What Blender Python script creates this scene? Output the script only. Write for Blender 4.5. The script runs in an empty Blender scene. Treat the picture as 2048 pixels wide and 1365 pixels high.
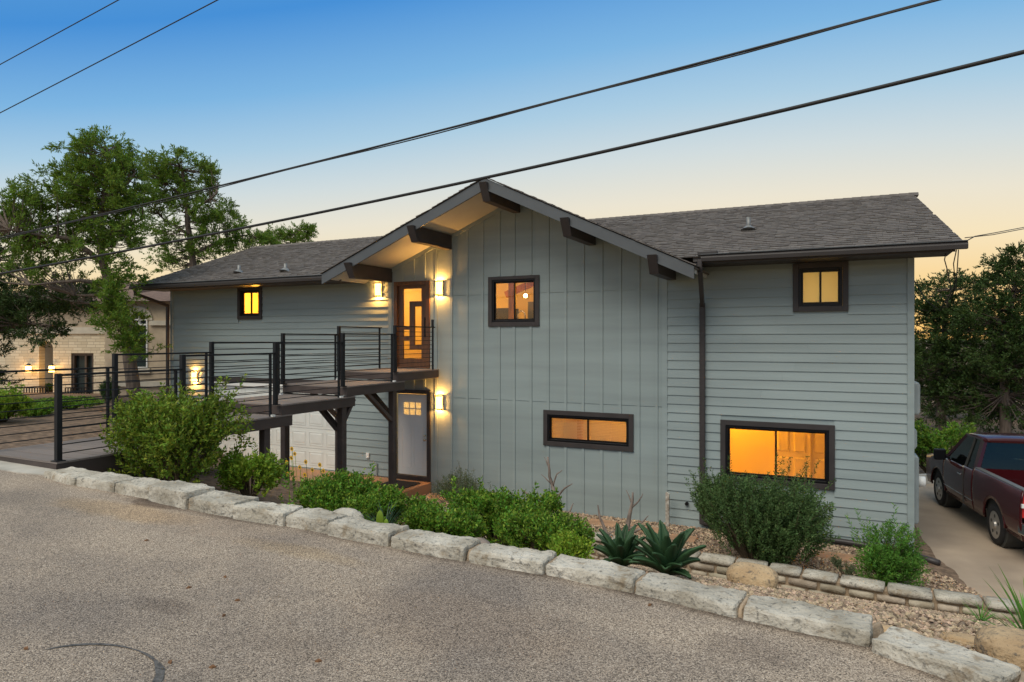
import bpy, bmesh, math, random
import numpy as np
from mathutils import Vector, Matrix, noise
random.seed(7); rng = np.random.default_rng(7)
sc = bpy.context.scene
col = sc.collection
R = math.radians
# ------------------------------------------------------------------ camera
F = 1347.0; TH = R(26.0); YH = 677.3; ZC = 3.44; VF = 14.15      # focal in px of a 2048 wide picture, yaw, horizon row, eye height, facade distance
cd = bpy.data.cameras.new('Camera'); cam = bpy.data.objects.new('Camera', cd); col.objects.link(cam); sc.camera = cam
cam.location = (0, 0, ZC); cam.rotation_euler = (R(90), 0, TH)
cd.sensor_width = 36; cd.lens = 36 * F / 2048; cd.shift_y = -(682.5 - YH) / 2048; cd.clip_start = .05; cd.clip_end = 3000
# ------------------------------------------------------------------ sky
world = bpy.data.worlds.new('World'); sc.world = world; world.use_nodes = True
nt = world.node_tree; bg = nt.nodes['Background']
SUN_AZ = R(8.0)      # the sun has set behind the house: direction in plan, measured from +Y towards -X
sky = nt.nodes.new('ShaderNodeTexSky'); sky.sky_type = 'NISHITA'; sky.sun_disc = False
sky.sun_elevation = R(2.0); sky.sun_rotation = -SUN_AZ; sky.ozone_density = 3; sky.dust_density = .6
geo = nt.nodes.new('ShaderNodeNewGeometry'); 
neg = nt.nodes.new('ShaderNodeVectorMath'); neg.operation = 'SCALE'; neg.inputs['Scale'].default_value = -1
nt.links.new(geo.outputs['Incoming'], neg.inputs[0])
dot = nt.nodes.new('ShaderNodeVectorMath'); dot.operation = 'DOT_PRODUCT'; dot.inputs[1].default_value = (-math.sin(SUN_AZ), math.cos(SUN_AZ), 0)
nt.links.new(neg.outputs[0], dot.inputs[0])
sep = nt.nodes.new('ShaderNodeSeparateXYZ'); nt.links.new(neg.outputs[0], sep.inputs[0])
def wm(op, a, b):
    n = nt.nodes.new('ShaderNodeMath'); n.operation = op
    for i, v in enumerate((a, b)):
        if isinstance(v, (int, float)): n.inputs[i].default_value = v
        else: nt.links.new(v, n.inputs[i])
    return n.outputs[0]
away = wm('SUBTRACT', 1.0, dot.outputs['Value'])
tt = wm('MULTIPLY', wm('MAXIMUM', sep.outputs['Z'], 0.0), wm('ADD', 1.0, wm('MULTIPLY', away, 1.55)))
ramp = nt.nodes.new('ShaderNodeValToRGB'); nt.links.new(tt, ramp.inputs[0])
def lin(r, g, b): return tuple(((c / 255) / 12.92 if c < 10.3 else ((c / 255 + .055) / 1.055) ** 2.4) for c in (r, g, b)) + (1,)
stops = [(0, (253, 200, 114)), (.07, (253, 216, 150)), (.14, (250, 231, 192)), (.20, (238, 231, 212)), (.27, (212, 223, 225)), (.35, (174, 208, 230)), (.45, (128, 184, 229)), (.60, (72, 146, 218)), (.78, (98, 160, 215)), (1.0, (192, 205, 214))]  # top stops, above the view, paled to add neutral light on the facade
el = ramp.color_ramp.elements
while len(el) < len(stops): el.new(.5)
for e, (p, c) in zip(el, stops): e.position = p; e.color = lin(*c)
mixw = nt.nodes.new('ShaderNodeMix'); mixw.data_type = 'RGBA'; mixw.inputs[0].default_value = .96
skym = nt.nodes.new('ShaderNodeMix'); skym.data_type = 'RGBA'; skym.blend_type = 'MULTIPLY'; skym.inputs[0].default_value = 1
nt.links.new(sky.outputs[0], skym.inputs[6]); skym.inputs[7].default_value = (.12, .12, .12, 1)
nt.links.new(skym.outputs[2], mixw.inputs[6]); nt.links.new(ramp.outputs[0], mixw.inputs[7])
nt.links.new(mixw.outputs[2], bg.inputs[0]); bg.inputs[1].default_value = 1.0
sl = bpy.data.lights.new('dusk_fill', 'SUN'); sl.energy = 2.2; sl.angle = R(42); sl.color = (1, .90, .76)     # the sun is down: added soft fill from over the road, lifting the facade
so = bpy.data.objects.new('dusk_fill', sl); col.objects.link(so)
sd = Vector((-.22, -1, 1.25)); so.rotation_euler = sd.to_track_quat('Z', 'Y').to_euler(); so.location = (0, 40, 30)
vs = sc.view_settings; vs.view_transform = 'Standard'; vs.look = 'None'; vs.exposure = 0; vs.gamma = 1; vs.use_curve_mapping = False
sc.render.engine = 'CYCLES'; sc.cycles.use_denoising = True
sc.cycles.max_bounces = 6; sc.cycles.transparent_max_bounces = 12
# ------------------------------------------------------------------ photo pixel -> place
CT, ST = math.cos(TH), math.sin(TH)
def ray(px, py):
    X = (px - 1024) / F; return (X * CT - ST, X * ST + CT, (YH - py) / F)
def onV(px, py, V=VF): r = ray(px, py); t = V / r[1]; return Vector((r[0] * t, V, ZC + r[2] * t))
def onZ(px, py, z): r = ray(px, py); t = (z - ZC) / r[2]; return Vector((r[0] * t, r[1] * t, z))
def atD(px, py, D): r = ray(px, py); return Vector((r[0] * D, r[1] * D, ZC + r[2] * D))
# ------------------------------------------------------------------ materials
MATS = {}
def pm(name, c, rough=.6, var=.12, scale=6., bump=0., bscale=60., metal=0., isl=0., coat=0., c2=None, stretch=None, detail=4, spec=.5, hue=0.):
    """procedural principled: base colour varied by noise and by object / island, fine relief by bump"""
    m = bpy.data.materials.new(name); m.use_nodes = True; t = m.node_tree; b = t.nodes['Principled BSDF']; L = t.links.new
    tc = t.nodes.new('ShaderNodeTexCoord'); src = tc.outputs['Object']
    if stretch:
        mp = t.nodes.new('ShaderNodeMapping'); mp.inputs['Scale'].default_value = stretch; L(src, mp.inputs[0]); src = mp.outputs[0]
    nz = t.nodes.new('ShaderNodeTexNoise'); nz.inputs['Scale'].default_value = scale; nz.inputs['Detail'].default_value = detail; L(src, nz.inputs[0])
    mx = t.nodes.new('ShaderNodeMix'); mx.data_type = 'RGBA'
    lo = c2 or tuple(x * (1 - var) for x in c); hi = c if c2 else tuple(x * (1 + var) for x in c)
    mx.inputs[6].default_value = (*lo, 1); mx.inputs[7].default_value = (*hi, 1)
    rp = t.nodes.new('ShaderNodeMapRange'); rp.inputs[1].default_value = .32; rp.inputs[2].default_value = .68; L(nz.outputs[0], rp.inputs[0]); L(rp.outputs[0], mx.inputs[0])
    out = mx.outputs[2]
    if isl or hue:
        g = t.nodes.new('ShaderNodeNewGeometry'); oi = t.nodes.new('ShaderNodeObjectInfo')
        ad = t.nodes.new('ShaderNodeMath'); ad.operation = 'ADD'; L(g.outputs['Random Per Island'], ad.inputs[0]); L(oi.outputs['Random'], ad.inputs[1])
        fr = t.nodes.new('ShaderNodeMath'); fr.operation = 'FRACT'; L(ad.outputs[0], fr.inputs[0])
        mr = t.nodes.new('ShaderNodeMapRange'); mr.inputs[3].default_value = 1 - isl; mr.inputs[4].default_value = 1 + isl; L(fr.outputs[0], mr.inputs[0])
        hs = t.nodes.new('ShaderNodeHueSaturation'); L(out, hs.inputs['Color']); L(mr.outputs[0], hs.inputs['Value'])
        if hue:
            m3 = t.nodes.new('ShaderNodeMath'); m3.operation = 'MULTIPLY'; m3.inputs[1].default_value = 7.31; L(fr.outputs[0], m3.inputs[0])
            f3 = t.nodes.new('ShaderNodeMath'); f3.operation = 'FRACT'; L(m3.outputs[0], f3.inputs[0])
            m4 = t.nodes.new('ShaderNodeMapRange'); m4.inputs[3].default_value = .5 - hue; m4.inputs[4].default_value = .5 + hue; L(f3.outputs[0], m4.inputs[0]); L(m4.outputs[0], hs.inputs['Hue'])
        out = hs.outputs[0]
    L(out, b.inputs['Base Color'])
    b.inputs['Roughness'].default_value = rough; b.inputs['Metallic'].default_value = metal; b.inputs['Coat Weight'].default_value = coat; b.inputs['Specular IOR Level'].default_value = spec
    if bump:
        n2 = t.nodes.new('ShaderNodeTexNoise'); n2.inputs['Scale'].default_value = bscale; n2.inputs['Detail'].default_value = 5; L(src, n2.inputs[0])
        bp = t.nodes.new('ShaderNodeBump'); bp.inputs['Strength'].default_value = bump; bp.inputs['Distance'].default_value = .02; L(n2.outputs[0], bp.inputs['Height']); L(bp.outputs[0], b.inputs['Normal'])
    MATS[name] = m; return m
def emat(name, c, s):
    m = bpy.data.materials.new(name); m.use_nodes = True; b = m.node_tree.nodes['Principled BSDF']
    b.inputs['Base Color'].default_value = (*c, 1); b.inputs['Emission Color'].default_value = (*c, 1); b.inputs['Emission Strength'].default_value = s; return m
def glassmat(name, tint=(1, 1, 1), refl=.9, rough=.02):
    m = bpy.data.materials.new(name); m.use_nodes = True; t = m.node_tree; t.nodes.clear(); L = t.links.new
    o = t.nodes.new('ShaderNodeOutputMaterial'); tr = t.nodes.new('ShaderNodeBsdfTransparent'); tr.inputs[0].default_value = (*tint, 1)
    gl = t.nodes.new('ShaderNodeBsdfGlossy'); gl.inputs['Roughness'].default_value = rough; gl.inputs[0].default_value = (refl, refl, refl, 1)
    fr = t.nodes.new('ShaderNodeFresnel'); gb = t.nodes.new('ShaderNodeNewGeometry'); ior = t.nodes.new('ShaderNodeMapRange'); ior.inputs[3].default_value = 1.5; ior.inputs[4].default_value = 1 / 1.5     # a thin sheet: no total reflection on the way out
    L(gb.outputs['Backfacing'], ior.inputs[0]); L(ior.outputs[0], fr.inputs[0])
    mx = t.nodes.new('ShaderNodeMixShader'); L(fr.outputs[0], mx.inputs[0]); L(tr.outputs[0], mx.inputs[1]); L(gl.outputs[0], mx.inputs[2]); L(mx.outputs[0], o.inputs[0]); return m
def leafmat(name, c, var=.3, hue=.02, trans=.35, rough=.55):
    m = pm(name, c, rough, .15, 3., isl=var, hue=hue, spec=.3); t = m.node_tree; L = t.links.new
    b = t.nodes['Principled BSDF']; o = t.nodes['Material Output']; tl = t.nodes.new('ShaderNodeBsdfTranslucent'); L(b.inputs['Base Color'].links[0].from_socket, tl.inputs[0])
    mx = t.nodes.new('ShaderNodeMixShader'); mx.inputs[0].default_value = trans; L(b.outputs[0], mx.inputs[1]); L(tl.outputs[0], mx.inputs[2]); L(mx.outputs[0], o.inputs[0]); return m
M_SIDE = pm('siding_paint', (.288, .346, .344), .55, .10, 1.2, .06, 90, isl=.03, stretch=(.25, 1, 3))
M_TRIM = pm('brown_trim_paint', (.050, .043, .042), .5, .12, 3, .05, 80, spec=.35)
M_BARGE = pm('blue_grey_fascia_paint', (.082, .092, .100), .5, .08, 2, .04, 60)
M_GUT = pm('dark_metal_gutter', (.045, .041, .041), .4, .1, 2, spec=.35)
M_SOFF = pm('soffit_paint', (.46, .47, .43), .6, .05, 2)
M_BLACK = pm('black_window_frame', (.006, .006, .007), .4, .1, 4, spec=.3)
M_RAIL = pm('black_steel', (.011, .012, .014), .5, .2, 8, spec=.3)
M_DECK = pm('composite_deck_board', (.215, .180, .160), .6, .14, 5, .12, 40, isl=.10, stretch=(.25, 3, 3))
M_FASC = pm('brown_stained_timber', (.068, .050, .044), .6, .2, 4, .15, 30, isl=.06, stretch=(1, .4, 1))
M_WHITE = pm('white_door_paint', (.80, .80, .77), .5, .03, 2)
M_GAR = pm('garage_door_paint', (.72, .74, .70), .5, .04, 2)
M_DOOR = pm('stained_door_wood', (.115, .048, .020), .4, .3, 5, .1, 30, stretch=(4, 4, .5))
M_SHING = pm('asphalt_shingle', (.128, .114, .104), .9, .2, 9, .35, 130, isl=.17, hue=.008)
M_PIPE = pm('galvanised_pipe', (.22, .225, .22), .5, .2, 6, metal=.3)
M_CONC = pm('concrete', (.47, .37, .27), .85, .22, .9, .15, 45, detail=10, c2=(.32, .25, .185))
M_CONCP = pm('pale_concrete', (.46, .43, .37), .85, .2, 2.5, .2, 60, detail=8)
M_LIME = pm('limestone', (.66, .61, .50), .9, .3, 4.5, .9, 26, c2=(.42, .385, .31), detail=12, isl=.08)
def limemat(name, hi, lo, spot=.035):
    m = pm(name, hi, .92, .3, 3.2, 1., 30, c2=lo, detail=13, isl=.10); t = m.node_tree; L = t.links.new; b = t.nodes['Principled BSDF']; src = b.inputs['Base Color'].links[0].from_socket; tc = t.nodes.new('ShaderNodeTexCoord'); cur = src
    for sc_, th_, c in ((22, .60, (.10, .095, .085, 1)), (60, .63, (.06, .055, .05, 1)), (6, .60, (.26, .20, .13, 1))):
        n = t.nodes.new('ShaderNodeTexNoise'); n.inputs['Scale'].default_value = sc_; n.inputs['Detail'].default_value = 8; n.inputs['Roughness'].default_value = .65; L(tc.outputs['Object'], n.inputs[0])
        r = t.nodes.new('ShaderNodeMapRange'); r.inputs[1].default_value = th_ - .04; r.inputs[2].default_value = th_ + .05; r.inputs[4].default_value = .75; L(n.outputs[0], r.inputs[0])
        x = t.nodes.new('ShaderNodeMix'); x.data_type = 'RGBA'; L(r.outputs[0], x.inputs[0]); L(cur, x.inputs[6]); x.inputs[7].default_value = c; cur = x.outputs[2]
    L(cur, b.inputs['Base Color']); return m
M_LIME = limemat('pitted_limestone', (.62, .58, .495), (.33, .295, .23))
M_LIMED = pm('retaining_limestone', (.52, .46, .36), .9, .3, 5, .8, 26, c2=(.30, .25, .18), detail=10, isl=.2, hue=.012)
M_MORT = pm('mortar', (.38, .29, .20), .95, .2, 8, .4, 60)
M_PEB = pm('pebble', (.38, .285, .195), .8, .2, 12, isl=.6, hue=.018)
M_SOIL = pm('soil_and_mulch', (.17, .115, .075), .95, .5, 9, .8, 40, detail=10)
M_EARTH = pm('dry_ground', (.15, .125, .08), .95, .4, 1.2, .5, 12, detail=10, c2=(.07, .085, .035))
M_BOULD = limemat('orange_limestone', (.60, .45, .27), (.40, .27, .15))
M_FLAG = pm('sandstone_slab', (.36, .22, .13), .85, .2, 5, .3, 40, isl=.1)
M_BARK = pm('juniper_bark', (.13, .10, .08), .95, .35, 6, .9, 18, stretch=(3, 3, .4))
M_DEAD = pm('grey_dead_wood', (.23, .185, .155), .9, .35, 10, .7, 40, stretch=(1, 1, .5))
M_WIRE = pm('black_cable', (.012, .012, .013), .6)
M_GLASS = glassmat('window_glass')
M_LF = {'laurel': leafmat('laurel_leaf', (.185, .265, .028), .6, .04), 'lime': leafmat('lime_green_leaf', (.25, .38, .035), .4, .03),
        'sage': leafmat('green_bush_leaf', (.155, .285, .030), .6, .04), 'grey': leafmat('grey_green_leaf', (.13, .17, .085), .3, .015),
        'dark': leafmat('dark_evergreen_leaf', (.100, .175, .055), .5, .02), 'fern': leafmat('ferny_leaf', (.12, .28, .04), .35, .02),
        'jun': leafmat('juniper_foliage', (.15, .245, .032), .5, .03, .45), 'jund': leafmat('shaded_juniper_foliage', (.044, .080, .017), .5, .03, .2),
        'agave': leafmat('agave_leaf_skin', (.038, .088, .036), .3, .01, .05, .45), 'yuc': leafmat('yucca_leaf', (.05, .10, .06), .25, .02, .1)}
M_STEM = pm('twig_bark', (.12, .09, .055), .9, .3, 9)
M_FLOW = pm('yellow_petal', (.75, .42, .02), .6, .1, 3)
# ------------------------------------------------------------------ mesh builder
def origin(o):
    v = Vector((0, 0, 0))
    while o is not None: v += o.location; o = o.parent
    return v
class MB:
    def __init__(s): s.v = []; s.f = []
    def box(s, x0, x1, y0, y1, z0, z1):
        n = len(s.v); s.v += [(x, y, z) for z in (z0, z1) for y in (y0, y1) for x in (x0, x1)]
        s.f += [tuple(n + i for i in q) for q in ((0, 2, 3, 1), (4, 5, 7, 6), (0, 1, 5, 4), (2, 6, 7, 3), (0, 4, 6, 2), (1, 3, 7, 5))]; return s
    def hexa(s, b, t):       # bottom loop, top loop of equal length
        n = len(s.v); k = len(b); s.v += [tuple(p) for p in b] + [tuple(p) for p in t]
        s.f.append(tuple(n + i for i in reversed(range(k)))); s.f.append(tuple(n + k + i for i in range(k)))
        for i in range(k): j = (i + 1) % k; s.f.append((n + i, n + j, n + k + j, n + k + i))
        return s
    def bar(s, a, b, w, h, up=(0, 0, 1)):    # rectangular bar from a to b
        a = Vector(a); b = Vector(b); d = (b - a).normalized(); u = Vector(up)
        if abs(d.dot(u)) > .99: u = Vector((0, 1, 0))
        r = d.cross(u).normalized(); u = r.cross(d).normalized()
        q = lambda p: [p - r * w / 2 - u * h / 2, p + r * w / 2 - u * h / 2, p + r * w / 2 + u * h / 2, p - r * w / 2 + u * h / 2]
        return s.hexa(q(a), q(b))
    def tube(s, pts, rad, n=8, caps=True):
        pts = [Vector(p) for p in pts]
        if not hasattr(rad, '__len__'): rad = [rad] * len(pts)
        rings = []; pr = None
        for i, p in enumerate(pts):
            d = (pts[min(i + 1, len(pts) - 1)] - pts[max(i - 1, 0)])
            d = d.normalized() if d.length > 1e-9 else Vector((0, 0, 1))
            if pr is None:
                u = Vector((0, 0, 1)) if abs(d.z) < .9 else Vector((1, 0, 0)); r = d.cross(u).normalized()
            else: r = (pr - d * pr.dot(d)).normalized()
            pr = r; u = d.cross(r); k = len(s.v); rings.append(k)
            s.v += [tuple(p + (r * math.cos(2 * math.pi * j / n) + u * math.sin(2 * math.pi * j / n)) * rad[i]) for j in range(n)]
        for a, b in zip(rings, rings[1:]):
            for j in range(n): s.f.append((a + j, a + (j + 1) % n, b + (j + 1) % n, b + j))
        if caps: s.f.append(tuple(rings[0] + j for j in reversed(range(n)))); s.f.append(tuple(rings[-1] + j for j in range(n)))
        return s
    def poly(s, pts, vec):   # extrude polygon (3d pts) by vec
        v = Vector(vec); return s.hexa(pts, [Vector(p) + v for p in pts])
    def disc(s, c, r, axis, h, n=20):
        a = Vector(axis).normalized(); return s.tube([Vector(c), Vector(c) + a * h], r, n)
    def mesh(s, name, mat, off=(0, 0, 0), smooth=False):
        me = bpy.data.meshes.new(name); o = Vector(off)
        me.from_pydata([tuple(Vector(p) - o) for p in s.v], [], s.f); me.materials.append(mat)
        if smooth: me.polygons.foreach_set('use_smooth', [True] * len(me.polygons))
        me.update(); return me
    def obj(s, name, mat, parent=None, smooth=False, bevel=0., loc=None):
        o = bpy.data.objects.new(name, None if not s.v else s.mesh(name, mat, origin(parent) if loc is None else loc, smooth))
        col.objects.link(o); o.parent = parent
        if loc is not None: o.location = Vector(loc) - origin(parent)
        if bevel:
            b = o.modifiers.new('bevel', 'BEVEL'); b.width = bevel; b.segments = 2; b.limit_method = 'ANGLE'
        return o
def tag(o, label=None, cat=None, group=None, kind=None):
    if label: o['label'] = label
    if cat: o['category'] = cat
    if group: o['group'] = group
    if kind: o['kind'] = kind
    return o
def thing(name, loc, label, cat, group=None, rz=0):
    o = bpy.data.objects.new(name, None); col.objects.link(o); o.location = loc; o.rotation_euler = (0, 0, rz); o.empty_display_size = .2
    return tag(o, label, cat, group)
def copy_tree(o, parent=None):
    c = o.copy(); col.objects.link(c); c.parent = parent
    for ch in list(o.children): copy_tree(ch, c)
    return c
def inst(name, me, parent, loc, scale=(1, 1, 1), rot=(0, 0, 0)):
    o = bpy.data.objects.new(name, me); col.objects.link(o); o.parent = parent; o.location = Vector(loc) - origin(parent); o.scale = scale; o.rotation_euler = rot; return o
def light(name, loc, e, c, r=.05, parent=None):
    l = bpy.data.lights.new(name, 'POINT'); l.energy = e; l.color = c; l.shadow_soft_size = r
    o = bpy.data.objects.new(name, l); col.objects.link(o); o.parent = parent; o.location = Vector(loc) - origin(parent); return o
BOXM = {}
def boxmesh(mat, name):
    k = (mat.name, name)
    if k not in BOXM: BOXM[k] = MB().box(-.5, .5, -.5, .5, -.5, .5).mesh(name, mat)
    return BOXM[k]
# ------------------------------------------------------------------ ground
def lerp(x, xs, ys): return float(np.interp(x, xs, ys))
def zroad(U, V=0): return 1.765 - .011 * (U + 9)
def road_pt(px, py):
    z = 1.7
    for _ in range(8): p = onZ(px, py, z); z = zroad(p.x)
    return p
_foot = [road_pt(*q) for q in ((82, 954), (142, 971), (216, 984), (290, 998), (366, 1019), (454, 1035), (567, 1053), (646, 1068), (767, 1093), (922, 1123), (1084, 1149), (1266, 1187), (1472, 1238), (1735, 1292), (1906, 1365))]
_fu = [-14] + [p.x for p in _foot] + [1.6, 9]; _fv = [_foot[0].y + .3] + [p.y for p in _foot] + [3.75, 2.6]
ROWV = lambda U: lerp(U, _fu, _fv)     # road edge of the stone row
LWU = [-8.2, -4.0, -2.2, -.8, .75, 2.6]; LWV = [11.75, 11.35, 11.0, 10.95, 10.75, 10.75]
LW = lambda U: lerp(U, LWU, LWV)
def gz(U, V):
    e = ROWV(U); r = zroad(U)
    if V < e + .12: return r - .05
    left = lerp(V, [e + .3, 6, 8.6, 10.6, 12.2, 14.3, 30], [r - .12, 1.50, 1.05, .42, -.25, -.42, -.6])
    w = LW(U)
    zb = lerp(U, [-2, 0, 2], [-.46, -.34, -.24])
    right = lerp(V, [e + .25, 6.2, 8, 9.5, w - .3, w + .05, w + .2, 13, 14.3, 30], [r - .02, 1.25, .66, .13, zb, zb, -.24, -.40, -.47, -.6])
    k = min(1, max(0, (U + 8.6) / 2.2)); z = left * (1 - k) + right * k
    if U > 1.3: 
        k2 = min(1, (U - 1.3) / 1.2) * min(1, max(0, (V - 11.2) / .8)); z = z * (1 - k2) - .62 * k2
    if U < -9.6:
        k3 = min(1, (-9.6 - U) / 1.2); up = lerp(V, [5, 9, 11.3, 13.0, 22, 60], [r - .08, 1.62, 1.55, 1.4, 1.0, .6])
        lo = lerp(V, [5, 6.5, 9.5, 11.5, 22], [r - .1, 1.5, .9, -.16, -.3])
        kk = min(1, max(0, (-17.6 - U) / 1.8)) if V > 11 else min(1, max(0, (-11.2 - U) / 3))
        z = z * (1 - k3) + (up * kk + lo * (1 - kk)) * k3
    return z
Us = np.unique(np.concatenate([np.linspace(-90, -20, 15), np.linspace(-20, -11, 31), np.linspace(-11, 3, 71), np.linspace(3, 9, 13), np.linspace(9, 80, 10)]))
Vs = np.unique(np.concatenate([np.linspace(3.0, 14.2, 75), np.linspace(14.2, 32, 16), np.linspace(32, 400, 12)]))
g = MB(); g.v = [(u, v, gz(u, v) + .015 * noise.noise(Vector((u * 3, v * 3, 0)))) for v in Vs for u in Us]; nu = len(Us)
g.f = [(j * nu + i, j * nu + i + 1, (j + 1) * nu + i + 1, (j + 1) * nu + i) for j in range(len(Vs) - 1) for i in range(nu - 1) if min(g.v[j * nu + i][2], 9) < 90 and Vs[j + 1] > ROWV(Us[i])]
tag(g.obj('garden_ground', M_SOIL, smooth=True), kind='structure')
tag(MB().box(-1500, 1500, 395, 2500, -3, -1.2).obj('far_ground', M_EARTH), kind='structure')
# road: chip seal
def roadmat():
    m = bpy.data.materials.new('chip_seal_road'); m.use_nodes = True; t = m.node_tree; L = t.links.new; b = t.nodes['Principled BSDF']; N = t.nodes.new
    tc = N('ShaderNodeTexCoord'); vo = N('ShaderNodeTexVoronoi'); vo.inputs['Scale'].default_value = 150; L(tc.outputs['Object'], vo.inputs[0])
    r1 = N('ShaderNodeValToRGB'); L(vo.outputs['Color'], r1.inputs[0]); e = r1.color_ramp.elements
    cs = [(0, (.05, .042, .036)), (.28, (.20, .165, .130)), (.55, (.40, .335, .27)), (.82, (.56, .475, .385)), (1, (.82, .75, .65))]
    while len(e) < len(cs): e.new(.5)
    for q, (p, c) in zip(e, cs): q.position = p; q.color = (*c, 1)
    n1 = N('ShaderNodeTexNoise'); n1.inputs['Scale'].default_value = .9; n1.inputs['Detail'].default_value = 7; L(tc.outputs['Object'], n1.inputs[0])
    r2 = N('ShaderNodeValToRGB'); L(n1.outputs[0], r2.inputs[0]); e = r2.color_ramp.elements
    e[0].position = .33; e[0].color = (.66, .64, .64, 1); e[1].position = .66; e[1].color = (1.12, 1.06, .98, 1)
    mu = N('ShaderNodeMix'); mu.data_type = 'RGBA'; mu.blend_type = 'MULTIPLY'; mu.inputs[0].default_value = 1; L(r1.outputs[0], mu.inputs[6]); L(r2.outputs[0], mu.inputs[7])
    cur = mu.outputs[2]
    def stain(x, y, rx, ry, c, amt, sharp=.5, rot=0.):   # washed-in dirt / oil with its own shape
        nonlocal cur
        mp = N('ShaderNodeMapping'); mp.vector_type = 'TEXTURE'; mp.inputs['Location'].default_value = (x, y, 0); mp.inputs['Scale'].default_value = (rx, ry, 1e3); mp.inputs['Rotation'].default_value = (0, 0, rot); L(tc.outputs['Object'], mp.inputs[0])
        nn = N('ShaderNodeTexNoise'); nn.inputs['Scale'].default_value = 2.5; nn.inputs['Detail'].default_value = 6; L(tc.outputs['Object'], nn.inputs[0])
        ln = N('ShaderNodeVectorMath'); ln.operation = 'LENGTH'; L(mp.outputs[0], ln.inputs[0])
        ad = N('ShaderNodeMath'); ad.operation = 'MULTIPLY_ADD'; L(nn.outputs[0], ad.inputs[0]); ad.inputs[1].default_value = .9; L(ln.outputs['Value'], ad.inputs[2])
        mr = N('ShaderNodeMapRange'); mr.inputs[1].default_value = 1.45; mr.inputs[2].default_value = 1.45 - sharp; mr.inputs[3].default_value = 0; mr.inputs[4].default_value = amt; L(ad.outputs[0], mr.inputs[0])
        mx = N('ShaderNodeMix'); mx.data_type = 'RGBA'; mx.blend_type = 'MULTIPLY'; L(mr.outputs[0], mx.inputs[0]); L(cur, mx.inputs[6]); mx.inputs[7].default_value = (*c, 1); cur = mx.outputs[2]
    def at(px, py): q = onZ(px, py, 1.70); return q.x, q.y
    for px, py, rx, ry, c, a in ((250, 1030, 1.2, .28, (1.12, 1.0, .80), .8), (310, 1015, .65, .14, (.42, .38, .36), .95), (600, 1105, .8, .16, (1.08, 1.0, .82), .7), (420, 1060, 1.5, .3, (1.10, 1.04, .97), .5),
                                 (330, 1215, .35, .12, (.6, .58, .58), .7), (600, 1290, .5, .2, (.75, .73, .72), .5), (1500, 1290, .3, .25, (.62, .6, .6), .6), (900, 1240, 1, .5, (1.1, 1.03, .95), .6), (60, 1010, 1.6, .35, (.75, .76, .78), .7)):
        x, y = at(px, py); stain(x, y, rx, ry, c, a)
    # dirt gathered against the stones: a dark band along the road edge
    for um, rx, am in ((-6.6, .5, .8), (-5.2, .7, .9), (-3.9, .5, .7), (-2.9, .6, .8), (-2.1, .5, .9), (-1.3, .5, .95), (-.7, .45, .95), (-.1, .5, .95), (.45, .5, .9)):
        stain(um, ROWV(um) - .005, rx, .085, (.36, .33, .31), am, .9, math.atan2(ROWV(um + .3) - ROWV(um - .3), .6))
    hs = N('ShaderNodeHueSaturation'); L(cur, hs.inputs['Color']); hs.inputs['Value'].default_value = .95; hs.inputs['Saturation'].default_value = .96; L(hs.outputs[0], b.inputs['Base Color']); b.inputs['Roughness'].default_value = .9
    v2 = N('ShaderNodeTexVoronoi'); v2.inputs['Scale'].default_value = 150; L(tc.outputs['Object'], v2.inputs[0]); bp = N('ShaderNodeBump'); bp.inputs['Strength'].default_value = .55; bp.inputs['Distance'].default_value = .01; bp.invert = True
    L(v2.outputs['Distance'], bp.inputs['Height']); L(bp.outputs[0], b.inputs['Normal']); return m
M_ROAD = roadmat()
rd = MB(); ru = list(np.linspace(-60, -14, 10)) + list(np.linspace(-12, 6, 37)) + list(np.linspace(8, 40, 8))
for u in ru: rd.v += [(u, -30, zroad(u)), (u, 2, zroad(u)), (u, ROWV(u) + .13, zroad(u))]
for i in range(len(ru) - 1):
    for k in (0, 1): rd.f.append((3 * i + k, 3 * i + 3 + k, 3 * i + 4 + k, 3 * i + 1 + k))
tag(rd.obj('road', M_ROAD), kind='structure')
ap = MB()   # pale concrete apron at the foot of the walkway
au = [-16, -13, -11, -10, -9.2, -8.55, -8.2]
dep = [.34, .32, .28, .26, .24, .17, .05]
lo = [(u, 5.08 - d + .02 * math.sin(u * 5), zroad(u) + .012) for u, d in zip(au, dep)]; hi = [(u, 5.12, zroad(u) + .02) for u in au]
for a, b, c, d in zip(lo, lo[1:], hi[1:], hi): ap.hexa([(*q[:2], q[2] - .1) for q in (a, b, c, d)], [a, b, c, d])
tag(ap.obj('concrete_apron', M_CONCP), kind='structure')
tar = MB(); cx, cy = onZ(150, 1365, 1.68).xy      # tar seal round a road cover
n = 48
for i in range(n + 1):
    a = math.pi * (-.35 + 1.25 * i / n); w = (.017 + .009 * math.sin(a * 3) + .012 * noise.noise(Vector((a * 4, 0, 0)))) * math.sin(math.pi * (i + .3) / (n + .6)) ** .6
    for r in (.46 - w, .46 + w): u, v = cx + r * 1.02 * math.cos(a), cy + r * .72 * math.sin(a); tar.v.append((u, v, zroad(u) + .005))
tar.f = [(2 * i, 2 * i + 1, 2 * i + 3, 2 * i + 2) for i in range(n)]
M_TAR = pm('tar_seal', (.10, .095, .09), .8, .5, 30, .5, 80)
tag(tar.obj('road_tar_seal', M_TAR), kind='structure')
ck = MB(); P = [road_pt(x, y) for x, y in ((285, 1352), (310, 1338), (330, 1341), (352, 1326), (372, 1318))]; Q = [a.lerp(b, t) for a, b in zip(P, P[1:]) for t in (0, .25, .5, .75)]
for i, p in enumerate(Q): w = .004 + .004 * random.random(); q = p + noise.noise_vector(p * 30) * .012; ck.v += [(q.x, q.y - w, zroad(q.x) + .005), (q.x, q.y + w, zroad(q.x) + .005)]
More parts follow.
